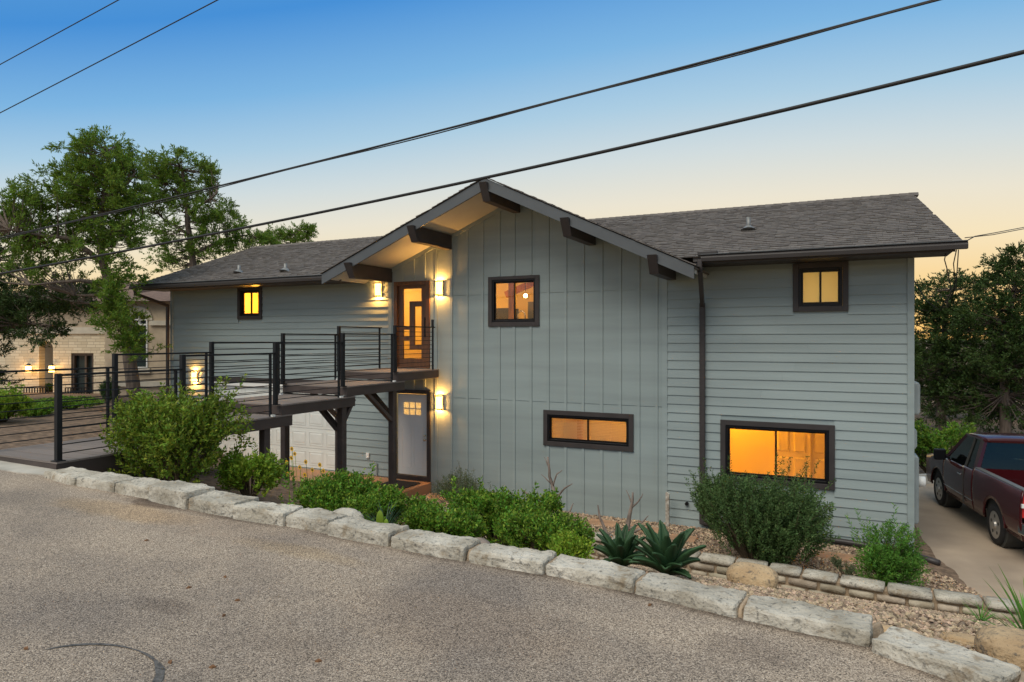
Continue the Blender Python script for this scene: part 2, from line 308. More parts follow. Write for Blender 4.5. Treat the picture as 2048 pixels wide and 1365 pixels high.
ck.f = [(2 * i, 2 * i + 2, 2 * i + 3, 2 * i + 1) for i in range(len(Q) - 1)]; tag(ck.obj('road_crack_seal', M_TAR), kind='structure')
# driveway right of the house and forecourt before the garage
dv = MB(); top = [(1.15, 14.0), (1.22, 13.7), (1.40, 13.0), (1.62, 12.6), (1.86, 12.32), (2.2, 12.05), (3.0, 11.7), (5, 11.2), (9, 10.9), (9, 26), (7, 24.5), (1.0, 20.6), (1.0, 14.2)]
dv.hexa([(u, v, -.75) for u, v in top], [(u, v, -.50 + .03 * (v < 13.5)) for u, v in top]); tag(dv.obj('driveway', M_CONC), kind='structure')
fc = MB().box(-18.5, -9.14, 12.78, 14.2, -.42, -.135); tag(fc.obj('entry_slab', pm('rust_stained_concrete', (.42, .22, .11), .85, .3, 1.5, .15, 40, c2=(.30, .19, .12), detail=8), bevel=.015), kind='structure')
tag(MB().hexa([(-18.5, 11.9, -.5), (-9.6, 11.9, -.5), (-9.3, 12.77, -.5), (-18.5, 12.77, -.5)], [(-18.5, 11.9, -.17), (-9.6, 11.9, -.19), (-9.3, 12.77, -.16), (-18.5, 12.77, -.15)]).obj('garage_forecourt', M_CONC), kind='structure')
# ------------------------------------------------------------------ natural stone blocks
def stone_mb(L, D, H, seed, nx=7, ny=4, nz=3, amp=.03, rnd=.35):
    bm = bmesh.new(); bmesh.ops.create_cube(bm, size=1); es = bm.edges[:]
    ex = [e for e in es if abs(e.verts[0].co.x - e.verts[1].co.x) > .5]; bmesh.ops.subdivide_edges(bm, edges=ex, cuts=nx - 1, use_grid_fill=True)
    ey = [e for e in bm.edges if abs(e.verts[0].co.y - e.verts[1].co.y) > .5]; bmesh.ops.subdivide_edges(bm, edges=ey, cuts=ny - 1, use_grid_fill=True)
    ez = [e for e in bm.edges if abs(e.verts[0].co.z - e.verts[1].co.z) > .5]; bmesh.ops.subdivide_edges(bm, edges=ez, cuts=nz - 1, use_grid_fill=True)
    m = MB(); bm.verts.index_update()
    for v in bm.verts:
        p = v.co.copy(); q = Vector((p.x * L, p.y * D, p.z * H))
        edge = sum(abs(abs(a) - .5) < .01 for a in p)
        if edge >= 2:   # wear the arrises
            k = .030 * rnd * edge; q -= Vector((math.copysign(k if abs(abs(p.x) - .5) < .01 else 0, q.x), math.copysign(k if abs(abs(p.y) - .5) < .01 else 0, q.y), math.copysign(k if abs(abs(p.z) - .5) < .01 else 0, q.z)))
        s = Vector((seed * 7.3, seed * 3.1, seed)); q += noise.noise_vector(q * 4 + s) * amp + noise.noise_vector(q * 13 + s) * amp * .6 + noise.noise_vector(q * 34 + s) * amp * .35
        m.v.append(tuple(q))
    m.f = [tuple(v.index for v in f.verts) for f in bm.faces]; bm.free(); return m
bpx = [88, 150, 226, 300, 374, 464, 568, 655, 780, 931, 1091, 1270, 1483, 1748, 2060]
def road_at(px):       # where the pixel column meets the stone row
    u = -4.0
    for _ in range(60):
        X = (px - 1024) / F; V = ROWV(u); t = V / (X * ST + CT); u = t * (X * CT - ST)
    return u
bu = [road_at(p) for p in bpx] + [1.75, 2.6, 3.6]
row = thing('limestone_block_border', (bu[0], ROWV(bu[0]), zroad(bu[0])), 'row of rough pale limestone blocks along the road edge, dark stained in front', 'stone border')
M_LIME_ROW = []
for i, (a, b) in enumerate(zip(bu, bu[1:])):
    gap = .020 if i > 4 else .004
    L = b - a - 2 * gap * .5; um = (a + b) / 2; vm = ROWV(um); D = .34 if i < 5 else .28; hh = lerp(um, [-8, -6, -3, -1, 0, 2], [.10, .13, .105, .08, .088, .105])
    if i == 0: hh = .09
    if i == 3: hh = .165
    m = stone_mb(L, D, hh + .10, i + 3, max(6, int(L / .022)), 12, 8, .017, .10)
    ang = math.atan2(ROWV(b) - ROWV(a), b - a); rot = Matrix.Rotation(ang, 3, 'Z'); dr = -.011 * L
    c = Vector((um, vm + D / 2 + random.uniform(-.012, .012), zroad(um) + (hh - .10) / 2))
    m.v = [tuple(rot @ Vector(p) + c) for p in m.v]; o = m.obj('limestone_block', M_LIME, row)
    if i and i > 3:
        vj = ROWV(a); mj = stone_mb(.06, D - .04, hh * .86 + .1, i + 50, 3, 6, 4, .008, .3); cj = Vector((a, vj + .01 + D / 2, zroad(a) + (hh * .86 - .1) / 2 - .006))
        mj.v = [tuple(rot @ Vector(p) + cj) for p in mj.v]; mj.obj('mortar_joint', M_MORT, row, smooth=True)
# ------------------------------------------------------------------ house
UL, UR, BL, BR = -18.68, 1.19, -10.42, -3.28          # facade ends, ends of the board-and-batten bay
ZE = 4.90                                              # soffit level
RU = -6.78; RZ = 6.87; ML, MR = .415, .474             # gable ridge and its two pitches
def zg(U): return RZ - (ML * (RU - U) if U < RU else MR * (U - RU))
def zsof(U): return zg(U) - .16
EV, EZ, RV, RRZ = 13.12, 5.03, 17.6, 6.70              # main roof: eave line and ridge line
SL = (RRZ - EZ) / (RV - EV)
house = thing('house', (-8.7, VF, -.45), 'two storey house with pale blue grey siding, brown trim and shingled roofs', 'house')
OPEN = {'A': (-15.69, -14.93, 4.09, 4.83), 'B': (-7.42, -6.30, 3.82, 4.82), 'C': (-5.995, -4.095, 1.105, 1.712), 'D': (-2.09, -.195, .667, 1.692), 'E': (-.73, .035, 4.056, 4.79),
        'FD': (-10.20, -9.22, 2.70, 4.82), 'LD': (-10.20, -9.25, -.12, 2.05), 'GD': (-16.85, -11.97, -.13, 2.06)}
def wall_cells(u0, u1, z0, z1, holes, top=None):
    us = sorted({u0, u1, *[min(max(h[i], u0), u1) for h in holes for i in (0, 1)]}); out = []
    for a, b in zip(us, us[1:]):
        zs = [z0]; blocks = sorted([(max(h[2], z0), min(h[3], z1)) for h in holes if h[0] < (a + b) / 2 < h[1] and h[3] > z0 and h[2] < z1]); lo = z0
        for h0, h1 in blocks:
            if h0 > lo: out.append((a, b, lo, h0, False))
            lo = h1
        out.append((a, b, lo, z1, True))
    return out
def add_wall(mb, u0, u1, z0, z1, holes, v0, v1, topf=None):
    for a, b, c, d, istop in wall_cells(u0, u1, z0, z1, holes):
        if topf and istop:
            mids = [a] + ([RU] if a < RU < b else []) + [b]
            for p, q in zip(mids, mids[1:]):
                mb.hexa([(p, v0, c), (q, v0, c), (q, v1, c), (p, v1, c)], [(p, v0, topf(p)), (q, v0, topf(q)), (q, v1, topf(q)), (p, v1, topf(p))])
        elif d - c > .001: mb.box(a, b, v0, v1, c, d)
hl = list(OPEN.values())
V1 = VF + .16
wl = MB(); add_wall(wl, UL, BL, -.45, ZE + .1, hl, VF + .022, V1); wl = wl.obj('siding_wall', M_SIDE, house)
wr = MB(); add_wall(wr, BR, UR, -.6, ZE + .1, hl, VF + .022, V1); wr = wr.obj('siding_wall', M_SIDE, house)
wb = MB(); add_wall(wb, BL, BR, -.6, 9, hl, VF + .022, V1, lambda u: zsof(u) + .04); wb = wb.obj('batten_wall', M_SIDE, house)
bk = MB().box(UL + .001, UL + .16, V1, 20.9, -.6, 4.95).box(UR - .16, UR - .001, V1, 20.9, -.6, 4.95).box(UL + .16, UR - .16, 20.75, 20.9, -.6, 4.95)
for u in (UL + .001, UR - .001): bk.poly([(u, VF + .03, 4.951), (u, 21.0, 4.951), (u, RV, RRZ - .14)], (.15 if u < 0 else -.15, 0, 0))
bk.obj('end_and_rear_wall', M_SIDE, house)
def trimmed(u0, u1, holes, z0, z1):
    """horizontal strip cut by the (trim-widened) openings it crosses"""
    segs = [(u0, u1)]
    for h in holes:
        if h[2] < z1 - .03 and h[3] > z0 + .03:
            segs = [s for a, b in segs for s in ((a, min(b, h[0])), (max(a, h[1]), b)) if s[1] - s[0] > .03]
    return segs
TR = .10
th = [(h[0] - TR + .01, h[1] + TR - .01, h[2] - TR + .01, h[3] + TR - .01) for k, h in OPEN.items()]
def siding(parent, u0, u1, zb, z1):
    k0 = math.floor((zb - .075) / .1817); z = .075 + k0 * .1817
    while z < z1:
        for a, b in trimmed(u0, u1, th, z, z + .1817):
            lo, hi = max(z, zb), min(z + .1817 + .02, z1)
            if hi - lo < .03: continue
            f0 = (z + .2 - lo) / .2; vb = VF + .015 - .024 * f0; vt = VF + .015
            cuts = [a]
            if b - a > 4:
                n = int((b - a) // 3.66); off = random.uniform(.8, 3.0); cuts += [a + off + 3.66 * i for i in range(n + 1) if a + off + 3.66 * i < b - .4]
            cuts.append(b)
            for p, q in zip(cuts, cuts[1:]):
                MB().hexa([(p, vb, lo), (q - .0015, vb, lo), (q - .0015, VF + .02, lo), (p, VF + .02, lo)], [(p, vt, hi), (q - .0015, vt, hi), (q - .0015, VF + .021, hi), (p, VF + .021, hi)]).obj('siding_board', M_SIDE, parent)
        z += .1817
siding(wl, UL + .10, BL - .0, -.13, ZE)
siding(wr, BR + .0, UR - .10, -.47, ZE)
for a, b in ((UL - .012, UL + .10), (UR - .10, UR + .012)): MB().box(a, b, VF - .018, VF + .05, -.46, ZE).obj('corner_board', M_SIDE, house, bevel=.004)
for a, b in ((BL - .01, BL + .10), (BR - .10, BR + .01)):
    z0 = -.13 if a < -9 else -.5
    MB().hexa([(a, VF - .014, z0), (b, VF - .014, z0), (b, VF + .02, z0), (a, VF + .02, z0)], [(a, VF - .014, min(ZE + .3, zsof(a))), (b, VF - .014, min(ZE + .3, zsof(b))), (b, VF + .02, min(ZE + .3, zsof(b))), (a, VF + .02, min(ZE + .3, zsof(a)))]).obj('corner_board', M_SIDE, house)
# board and batten: sheets with flashed seams, then battens
for z0, z1 in ((-.5, 1.985), (1.998, 4.475), (4.488, 9)):
    us = [BL + .10, -9.331, -8.111, -6.85, -5.562, -4.296, BR - .10]
    for a, b in zip(us, us[1:]):
        m = MB(); zz0 = z0 if a > -9.3 or z0 > 0 else -.13
        add_wall(m, a + .001, b - .001, zz0, min(z1, 8), hl, VF + .006, VF + .021, (lambda u: zsof(u)) if z1 > 8 else None)
        if m.v: m.obj('wall_panel', M_SIDE, wb)
bat = [-9.98, -9.66, -9.331, -8.985, -8.547, -8.111, -7.685, -7.24, -6.85, -6.42, -5.989, -5.562, -5.145, -4.715, -4.296, -3.888, -3.50]
for u in bat:
    top_ = zsof(u) - .01; z0 = -.5 if u > -9.1 else -.13; segs = [(z0, top_)]
    for h in th:
        if h[0] - .02 < u < h[1] + .02: segs = [s for a, b in segs for s in ((a, min(b, h[2])), (max(a, h[3]), b)) if s[1] - s[0] > .03]
    for a, b in segs: MB().hexa([(u - .032, VF - .014, a), (u + .032, VF - .014, a), (u + .032, VF + .008, a), (u - .032, VF + .008, a)], [(u - .032, VF - .014, min(b, zsof(u - .03))), (u + .032, VF - .014, min(b, zsof(u + .03))), (u + .032, VF + .008, min(b, zsof(u + .03))), (u - .032, VF + .008, min(b, zsof(u - .03)))]).obj('batten', M_SIDE, wb)
for a, b in ((BL + .1, RU), (RU, BR - .1)):     # frieze under the sloping soffit
    MB().hexa([(a, VF - .016, zsof(a) - .10), (b, VF - .016, zsof(b) - .10), (b, VF + .006, zsof(b) - .10), (a, VF + .006, zsof(a) - .10)], [(a, VF - .016, zsof(a)), (b, VF - .016, zsof(b)), (b, VF + .006, zsof(b)), (a, VF + .006, zsof(a))]).obj('frieze_board', M_SIDE, house)
# ---- windows
M_FROST = bpy.data.materials.new('frosted_glass'); M_FROST.use_nodes = True
_t = M_FROST.node_tree; _b = _t.nodes['Principled BSDF']; _o = _t.nodes['Material Output']; _tl = _t.nodes.new('ShaderNodeBsdfTranslucent'); _tl.inputs[0].default_value = (.9, .9, .85, 1)
_b.inputs['Base Color'].default_value = (.5, .5, .48, 1); _b.inputs['Roughness'].default_value = .25; _mx = _t.nodes.new('ShaderNodeMixShader'); _mx.inputs[0].default_value = .75
_t.links.new(_b.outputs[0], _mx.inputs[1]); _t.links.new(_tl.outputs[0], _mx.inputs[2]); _t.links.new(_mx.outputs[0], _o.inputs[0])
def frame(mb, u0, u1, z0, z1, w, v0, v1, wt=None, wbm=None):
    wt = wt or w; wbm = wbm or w
    mb.box(u0, u0 + w, v0, v1, z0, z1).box(u1 - w, u1, v0, v1, z0, z1).box(u0 + w, u1 - w, v0, v1, z1 - wt, z1).box(u0 + w, u1 - w, v0, v1, z0, z0 + wbm); return mb
def pane(u0, u1, v, z0, z1, glass, parent):
    m = MB()
    if glass is M_FROST: m.v = [(u0, v, z0), (u1, v, z0), (u1, v, z1), (u0, v, z1)]; m.f = [(0, 1, 2, 3)]
    else: m.box(u0, u1, v, v + .004, z0, z1)
    return m.obj('pane', glass, parent)
def window(key, label, glass=M_GLASS, open_side=1):
    u0, u1, z0, z1 = OPEN[key]; zt = z1 + TR
    tz = min(zt, ZE - .004)
    w = MB(); w.box(u0 - TR, u0, VF - .035, VF + .03, z0 - TR, tz).box(u1, u1 + TR, VF - .035, VF + .03, z0 - TR, tz).box(u0, u1, VF - .035, VF + .03, z0 - TR, z0)
    if tz > z1 + .01: w.box(u0, u1, VF - .035, VF + .03, z1, tz)
    root = w.obj('window', M_TRIM, house, bevel=.004); root['label'] = label
    frame(MB(), u0 + .001, u1 - .001, z0 + .001, z1 - .001, .045, VF - .015, VF + .10).obj('frame', M_BLACK, root, bevel=.004)
    um = (u0 + u1) / 2; k = .045
    frame(MB(), u0 + k, um + .02, z0 + k, z1 - k, .035, VF + .03, VF + .055).obj('sash', M_BLACK, root, bevel=.003)
    frame(MB(), um - .02, u1 - k, z0 + k, z1 - k, .035, VF + .057, VF + .085).obj('sash', M_BLACK, root, bevel=.003)
    pane(u0 + k + .03, um - .01, VF + .042, z0 + k + .03, z1 - k - .03, glass, root)
    pane(um + .01, u1 - k - .03, VF + .070, z0 + k + .03, z1 - k - .03, glass, root)
    return root
wA = window('A', 'small two pane window beside the garage end'); wB = window('B', 'square kitchen window with a lit pendant inside'); wC = window('C', 'wide low window with blinds')
wD = window('D', 'largest window, glowing orange'); wE = window('E', 'frosted window under the eave', M_FROST)
# ---- lit rooms behind them
M_WALLW = pm('warm_room_paint', (.78, .66, .42), .7, .03, 1); M_DOORW = pm('panel_door_paint', (.80, .68, .45), .5, .02, 1)
def room(u0, u1, v1, z0, z1, mat=M_WALLW):
    t = .05; v0 = V1 + .001
    m = MB().box(u0 - t, u1 + t, v1, v1 + t, z0 - t, z1 + t).box(u0 - t, u0, v0, v1, z0, z1).box(u1, u1 + t, v0, v1, z0, z1).box(u0 - t, u1 + t, v0, v1, z0 - t, z0).box(u0 - t, u1 + t, v0, v1, z1, z1 + t)
    return m.obj('room_lining', mat, house)
WARM = (1, .46, .05); M_ORW0 = pm('amber_wood', (.5, .26, .08), .5, .3, 5)
room(-16.4, -14.2, 15.6, 2.75, 4.88); light('ceiling_bulb', (-15.9, 14.9, 4.5), 60, WARM, .1, house)
room(-11.2, -4.9, 18.2, 2.72, 5.1); light('ceiling_bulb', (-9.9, 16.2, 4.7), 78, (1, .48, .06), .12, house); light('ceiling_bulb', (-6.2, 16.9, 4.7), 34, WARM, .12, house)
room(-6.5, -3.6, 16.4, .0, 2.35); MB().box(-6.05, -5.93, 16.2, 16.39, .0, 2.2).obj('door_post', M_ORW0, house); MB().box(-5.93, -5.2, 16.34, 16.39, .0, 2.1).obj('interior_door', M_DOORW, house); light('ceiling_bulb', (-4.6, 15.3, 2.2), 62, (1, .50, .09), .1, house)
room(-2.9, .6, 16.3, .0, 2.40); light('ceiling_bulb', (-2.3, 15.6, 2.25), 105, (1, .43, .02), .12, house)
room(-1.2, .6, 15.5, 3.2, 4.88); light('ceiling_bulb', (-.45, 15.0, 4.2), 8.5, (1, .66, .18), .1, house)
room(-10.7, -8.9, 16.0, -.1, 2.3); light('ceiling_bulb', (-9.8, 15.2, 2.0), 22, (1, .66, .28), .1, house)
sm = boxmesh(pm('blind_slat', (.75, .62, .40), .5, .03), 'blind_slat')
for i in range(17): inst('blind_slat', sm, wC, (-5.045, VF + .125, 1.13 + i * .0345), (1.80, .030, .0015), (R(-52), 0, 0))
# six panel closet doors in the orange room
for du in (-.98, -.22):
    d = MB().box(du - .375, du + .375, 16.2, 16.298, .01, 2.05).obj('interior_door', M_DOORW, house)
    for pu in (-.17, .17):
        for p0, p1 in ((.15, .80), (.92, 1.58), (1.68, 1.93)):
            MB().hexa([(du + pu - .13, 16.202, p0), (du + pu - .13, 16.202, p1), (du + pu + .13, 16.202, p1), (du + pu + .13, 16.202, p0)], [(du + pu - .10, 16.178, p0 + .03), (du + pu - .10, 16.178, p1 - .03), (du + pu + .10, 16.178, p1 - .03), (du + pu + .10, 16.178, p0 + .03)]).obj('door_panel', M_DOORW, d)
MB().box(-.615, -.585, 16.15, 16.3, 0, 2.1).obj('door_post', M_DOORW, house)
# kitchen things seen through the square window
M_ORW = pm('orange_wood', (.55, .22, .05), .5, .3, 5, stretch=(3, 3, .5)); M_DKC = pm('dark_cabinet', (.06, .05, .03), .5)
_k = onV(1023, 600, 16.0).x; MB().box(_k - .09, _k + .05, 16.0, 16.14, 2.73, 5.09).obj('timber_post', M_ORW, house)
MB().bar(onV(1012, 590, 16.9), onV(1085, 558, 16.9), .12, .17).obj('ceiling_beam', M_ORW, house)
_a, _b = onV(990, 617, 16.6), onV(1019, 619, 16.6); cb = MB().box(_a.x - .6, _b.x, 16.6, 17.2, 2.73, _a.z).obj('kitchen_cabinet', M_DKC, bevel=.01); tag(cb, 'dark kitchen cabinet seen through the square window', 'cabinet')
_a = onV(1055, 604, 17.4); fr = MB().box(_a.x, _a.x + .75, 17.4, 18.0, 2.73, _a.z).obj('refrigerator', pm('brushed_steel', (.22, .2, .17), .35, metal=.8), bevel=.02); tag(fr, 'tall grey refrigerator at the right side of the square window', 'refrigerator')
ct = MB().box(-7.9, -5.9, 14.36, 14.95, 2.73, 3.72).obj('kitchen_counter', M_DKC, bevel=.008); tag(ct, 'kitchen counter just behind the square window', 'counter')
M_CHR = pm('chrome', (.75, .68, .5), .15, metal=1)
fa = MB(); uc = onV(1043, 628, 14.62).x; fa.tube([(uc - .095, 14.62, 3.72), (uc - .095, 14.62, 3.98)] + [(uc - .095 * math.cos(a), 14.62, 3.98 + .12 * math.sin(a)) for a in np.linspace(.2, math.pi, 9)] + [(uc + .095, 14.62, 3.90)], .011, 8); fa = fa.obj('kitchen_faucet', M_CHR, smooth=True); tag(fa, 'arched chrome faucet standing behind the square window', 'faucet')
PL = onV(1051, 592, 15.3); pl = thing('pendant_lamp', PL, 'round glass pendant lamp glowing behind the square window', 'lamp')
MB().tube([PL + Vector((0, 0, .11)), (PL.x, PL.y, 5.11)], .008, 6).obj('cord', M_BLACK, pl)
def sphere(c, r, n=16):
    m = MB(); 
    for j in range(n // 2 + 1):
        ph = math.pi * j / (n // 2); m.v += [(c[0] + r * math.sin(ph) * math.cos(2 * math.pi * i / n), c[1] + r * math.sin(ph) * math.sin(2 * math.pi * i / n), c[2] + r * math.cos(ph)) for i in range(n)]
    for j in range(n // 2):
        for i in range(n): m.f.append((j * n + i, (j + 1) * n + i, (j + 1) * n + (i + 1) % n, j * n + (i + 1) % n))
    return m
sphere(PL, .105).obj('globe', M_GLASS, pl, smooth=True)
sphere(PL, .05).obj('bulb', emat('lit_bulb', (1, .72, .3), 22), pl, smooth=True)
# ---- front door (upper) with its stepped glass, and the white lower door
u0, u1, z0, z1 = OPEN['FD']
fd = frame(MB(), u0 - .05, u1 + .05, z0, z1 + .06, .10, VF - .03, VF + .12, .10, .02).obj('front_door', M_DOOR, house, bevel=.004); fd['label'] = 'stained wood front door with stepped glass panes'
G = [(.17, .39, .485, .955), (.39, .80, .80, .955), (.56, .80, .265, .735), (.17, .39, .37, .455), (.17, .39, .10, .325), (.39, .80, .10, .21)]   # glass in door fractions
du, dz = u1 - u0 - .10, z1 - z0 - .05; b0, c0 = u0 + .05, z0 + .02
gl = [(b0 + a * du, b0 + b * du, c0 + c * dz, c0 + d * dz) for a, b, c, d in G]
us = sorted({b0, b0 + du, *[x for q in gl for x in q[:2]]}); zs = sorted({c0, c0 + dz, *[x for q in gl for x in q[2:]]})
m = MB()
for a, b in zip(us, us[1:]):
    run = None
    for c, d in zip(zs, zs[1:]):
        inside = any(q[0] - 1e-6 <= a and b <= q[1] + 1e-6 and q[2] - 1e-6 <= c and d <= q[3] + 1e-6 for q in gl)
        if not inside: run = [c, d] if run is None else [run[0], d]
        if (inside or d == zs[-1]) and run: m.box(a, b, VF + .035, VF + .08, *run); run = None
m.obj('door_leaf', M_DOOR, fd)
for q in gl: MB().box(*q[:2], VF + .055, VF + .06, *q[2:]).obj('pane', M_GLASS, fd)
MB().bar((b0 + du - .05, VF - .01, c0 + .75), (b0 + du - .05, VF - .01, c0 + 1.25), .022, .022).bar((b0 + du - .05, VF + .04, c0 + .8), (b0 + du - .05, VF - .01, c0 + .8), .015, .015).bar((b0 + du - .05, VF + .04, c0 + 1.2), (b0 + du - .05, VF - .01, c0 + 1.2), .015, .015).obj('pull_handle', M_BLACK, fd)
u0, u1, z0, z1 = OPEN['LD']
ld = MB().box(u0 - TR, u0, VF - .03, VF + .05, z0, z1 + TR).box(u1, u1 + TR, VF - .03, VF + .05, z0, z1 + TR).box(u0, u1, VF - .03, VF + .05, z1, z1 + TR).box(u0, u1, VF - .02, VF + .10, z0, z0 + .10).obj('side_door', M_TRIM, house, bevel=.004); ld['label'] = 'white side door with six small lites under the landing'
b0, b1, c0, c1 = u0 + .03, u1 - .03, z0 + .115, z1 - .02; du, dz = b1 - b0, c1 - c0
lites = [(b0 + du * (.20 + .205 * i), b0 + du * (.20 + .205 * i + .18), c0 + dz * (.745 + .083 * j), c0 + dz * (.745 + .083 * j + .073)) for i in range(3) for j in range(2)]
m = MB(); add_wall(m, b0, b1, c0, c1, lites, VF + .045, VF + .085); m.obj('door_leaf', M_WHITE, ld)
for q in lites: pane(*q[:2], VF + .06, *q[2:], M_FROST, ld)
for a, b in ((.14, .46), (.54, .86)): frame(MB(), b0 + du * a, b0 + du * b, c0 + dz * .09, c0 + dz * .63, .018, VF + .037, VF + .045).obj('door_panel_moulding', M_WHITE, ld)
for dzz, r in ((.445, .028), (.50, .022)): MB().disc((b1 - .06, VF + .045, c0 + dz * dzz), r, (0, -1, 0), .05, 12).obj('door_knob', M_CHR, ld, smooth=True)
# ---- garage door: four sections of eight raised panels
u0, u1, z0, z1 = OPEN['GD']
gd = MB().box(u0 - .1, u0, VF - .03, VF + .06, z0, z1 + .1).box(u1, u1 + .1, VF - .03, VF + .06, z0, z1 + .1).box(u0, u1, VF - .03, VF + .06, z1, z1 + .1).obj('garage_door', M_WHITE, house); gd['label'] = 'white raised panel garage door behind the walkway'
sh = (z1 - z0 - .02) / 4
pmesh = MB().hexa([(-.5, 0, -.5), (-.5, 0, .5), (.5, 0, .5), (.5, 0, -.5)], [(-.42, -1, -.36), (-.42, -1, .36), (.42, -1, .36), (.42, -1, -.36)]).mesh('raised_panel', M_GAR)
for r in range(4):
    a = z0 + .01 + r * sh; sec = MB().box(u0 + .002, u1 - .002, VF + .05, VF + .09, a + .004, a + sh - .004).obj('door_section', M_GAR, gd, bevel=.006)
    for i in range(8):
        pu = u0 + (i + .5) * .61
        frame(MB(), pu - .245, pu + .245, a + .085, a + sh - .085, .02, VF + .040, VF + .0505).obj('panel_rim', M_GAR, sec)
        inst('raised_panel', pmesh, sec, (pu, VF + .0495, a + sh / 2), (.44, .011, sh - .22))
MB().box(u0 - .12, BL - .12, VF - .04, VF - .006, 2.17, 2.31).obj('header_trim', M_TRIM, house)
# ---- small fittings on the wall
MB().box(-11.12, -11.03, VF - .045, VF - .006, .32, .46).obj('outlet_cover', M_WHITE, house, bevel=.006)
MB().tube([(-10.78, VF - .04, -.12), (-10.78, VF - .04, .22), (-10.86, VF - .07, .24)], .018, 8).obj('vent_tube', M_SIDE, house)
MB().disc((-2.86, VF, .02), .035, (0, -1, 0), .07, 12).obj('hose_bib', M_BLACK, house)
# ---- gable roof, soffit, barge boards, beams
GV = 12.58
def slab(us, v0, v1, f, t):
    m = MB()
    for a, b in zip(us, us[1:]): m.hexa([(a, v0, f(a) - t), (b, v0, f(b) - t), (b, v1, f(b) - t), (a, v1, f(a) - t)], [(a, v0, f(a)), (b, v0, f(b)), (b, v1, f(b)), (a, v1, f(a))])
    return m
GU0, GU1 = -11.24, -2.42
roof = slab([GU0, RU, GU1], GV + .03, RV - .1, lambda u: zg(u) - .03, .04)
zm = lambda v: EZ + SL * (v - EV)
for a0, a1, b0_, b1_, va in ((UL - .35, GU0 + .12, UL - .25, GU0 + .12, EV), (GU1 - .12, 1.80, GU1 - .12, 1.46, EV), (GU0 + .12, GU1 - .12, GU0 + .12, GU1 - .12, VF + .18)):
    roof.hexa([(a0, va, zm(va) - .12), (a1, va, zm(va) - .12), (b1_, RV, RRZ - .12), (b0_, RV, RRZ - .12)], [(a0, va, zm(va) - .03), (a1, va, zm(va) - .03), (b1_, RV, RRZ - .03), (b0_, RV, RRZ - .03)])
roof.hexa([(UL - .25, RV, RRZ - .12), (1.46, RV, RRZ - .12), (1.6, 22.1, EZ - .12), (UL - .35, 22.1, EZ - .12)], [(UL - .25, RV, RRZ - .03), (1.46, RV, RRZ - .03), (1.6, 22.1, EZ - .03), (UL - .35, 22.1, EZ - .03)])
roof = roof.obj('roof', M_SHING, house)
slab([GU0 + .03, RU, GU1 - .03], GV + .06, VF + .02, lambda u: zsof(u) + .08, .08).obj('gable_soffit', M_SOFF, house)
for a, b in ((GU0, RU), (RU, GU1)):
    bb = MB().hexa([(a, GV, zg(a) - .27), (b, GV, zg(b) - .27), (b, GV + .045, zg(b) - .27), (a, GV + .045, zg(a) - .27)], [(a, GV, zg(a) - .035), (b, GV, zg(b) - .035), (b, GV + .045, zg(b) - .035), (a, GV + .045, zg(a) - .035)]).obj('barge_board', M_BARGE, house)
for u in (-10.40, -8.62, RU, -4.94, -3.18):        # tapered outlooker beams
    zt = zsof(u) - .002; w = .09
    if u != RU: zt = min(zsof(u - w), zsof(u + w))
    else: zt = zsof(u) - .04
    h = .30 if u != RU else .33; x0, x1 = u - w, u + w
    if u == RU: zt += .02
    MB().hexa([(x0, GV + .09, zt - h), (x1, GV + .09, zt - h), (x1, VF + .02, zt - h), (x0, VF + .02, zt - h)], [(x0, GV - .11, zt + .05), (x1, GV - .11, zt + .05), (x1, VF + .02, zt + .05), (x0, VF + .02, zt + .05)]).obj('outlooker_beam', M_TRIM, house, bevel=.006)
# ---- main soffit, fascia, gutters, downspouts
for a, b in ((UL - .33, GU0 + .1), (GU1 - .1, 1.70)):
    MB().box(a, b, EV + .03, VF + .02, ZE, ZE + .05).obj('soffit', M_TRIM, house)
    MB().box(a, b, EV + .03, EV + .06, ZE - .03, EZ - .12).obj('fascia_board', M_TRIM, house)
for a, b in ((UL - .37, GU0 + .02), (GU1 + .04, 1.86)):
    m = MB()
    P = [(0, 0), (.085, 0), (.125, -.06), (.115, -.125), (0, -.125)]
    m.hexa([(a, EV + .028 - p, EZ - .005 + q) for p, q in P], [(b, EV + .028 - p, EZ - .005 + q) for p, q in P]); gt = m.obj('gutter', M_GUT, house)
    MB().box(a, b, EV - .10, EV - .06, EZ - .006, EZ + .006).obj('gutter_lip', M_BARGE, gt)
MB().box(GU1 - .02, GU1 + .34, EV - .09, EV + .04, EZ - .02, EZ + .06).obj('gutter_splash_guard', M_GUT, house, bevel=.01)
MB().box(GU0 - .13, GU0 - .01, EV - .12, EV + .06, EZ - .14, EZ + .02).obj('gutter_end_cap', M_BARGE, house)
MB().bar((GU1 + .02, EV - .05, EZ - .10), (GU1 + .02, EV - .05, EZ - .30), .11, .08, (1, 0, 0)).bar((GU1 + .02, EV - .05, EZ - .28), (-2.54, VF - .06, 4.12), .11, .08, (1, 0, 0)).bar((-2.54, VF - .06, 4.16), (-2.54, VF - .06, -.36), .11, .075, (0, 1, 0)).obj('downspout', M_TRIM, house, bevel=.008)
MB().bar((UL - .2, EV - .02, EZ - .12), (UL - .2, EV + .02, EZ - .3), .09, .07, (1, 0, 0)).bar((UL - .2, EV + .02, EZ - .27), (UL + .0, VF - .1, 4.45), .09, .07, (1, 0, 0)).bar((UL - .02, VF - .1, 4.48), (UL - .02, VF - .1, .5), .09, .07, (0, 1, 0)).obj('downspout', M_TRIM, house, bevel=.008)
dp = MB().tube([(-2.5, VF - .09, -.33), (-1.2, VF - .10, -.33), (.35, VF - .12, -.37), (1.1, VF - .25, -.40), (1.35, VF - .42, -.41), (1.52, VF - .55, -.415)], .055, 10).obj('drain_pipe_extension', M_GUT, house, smooth=True)
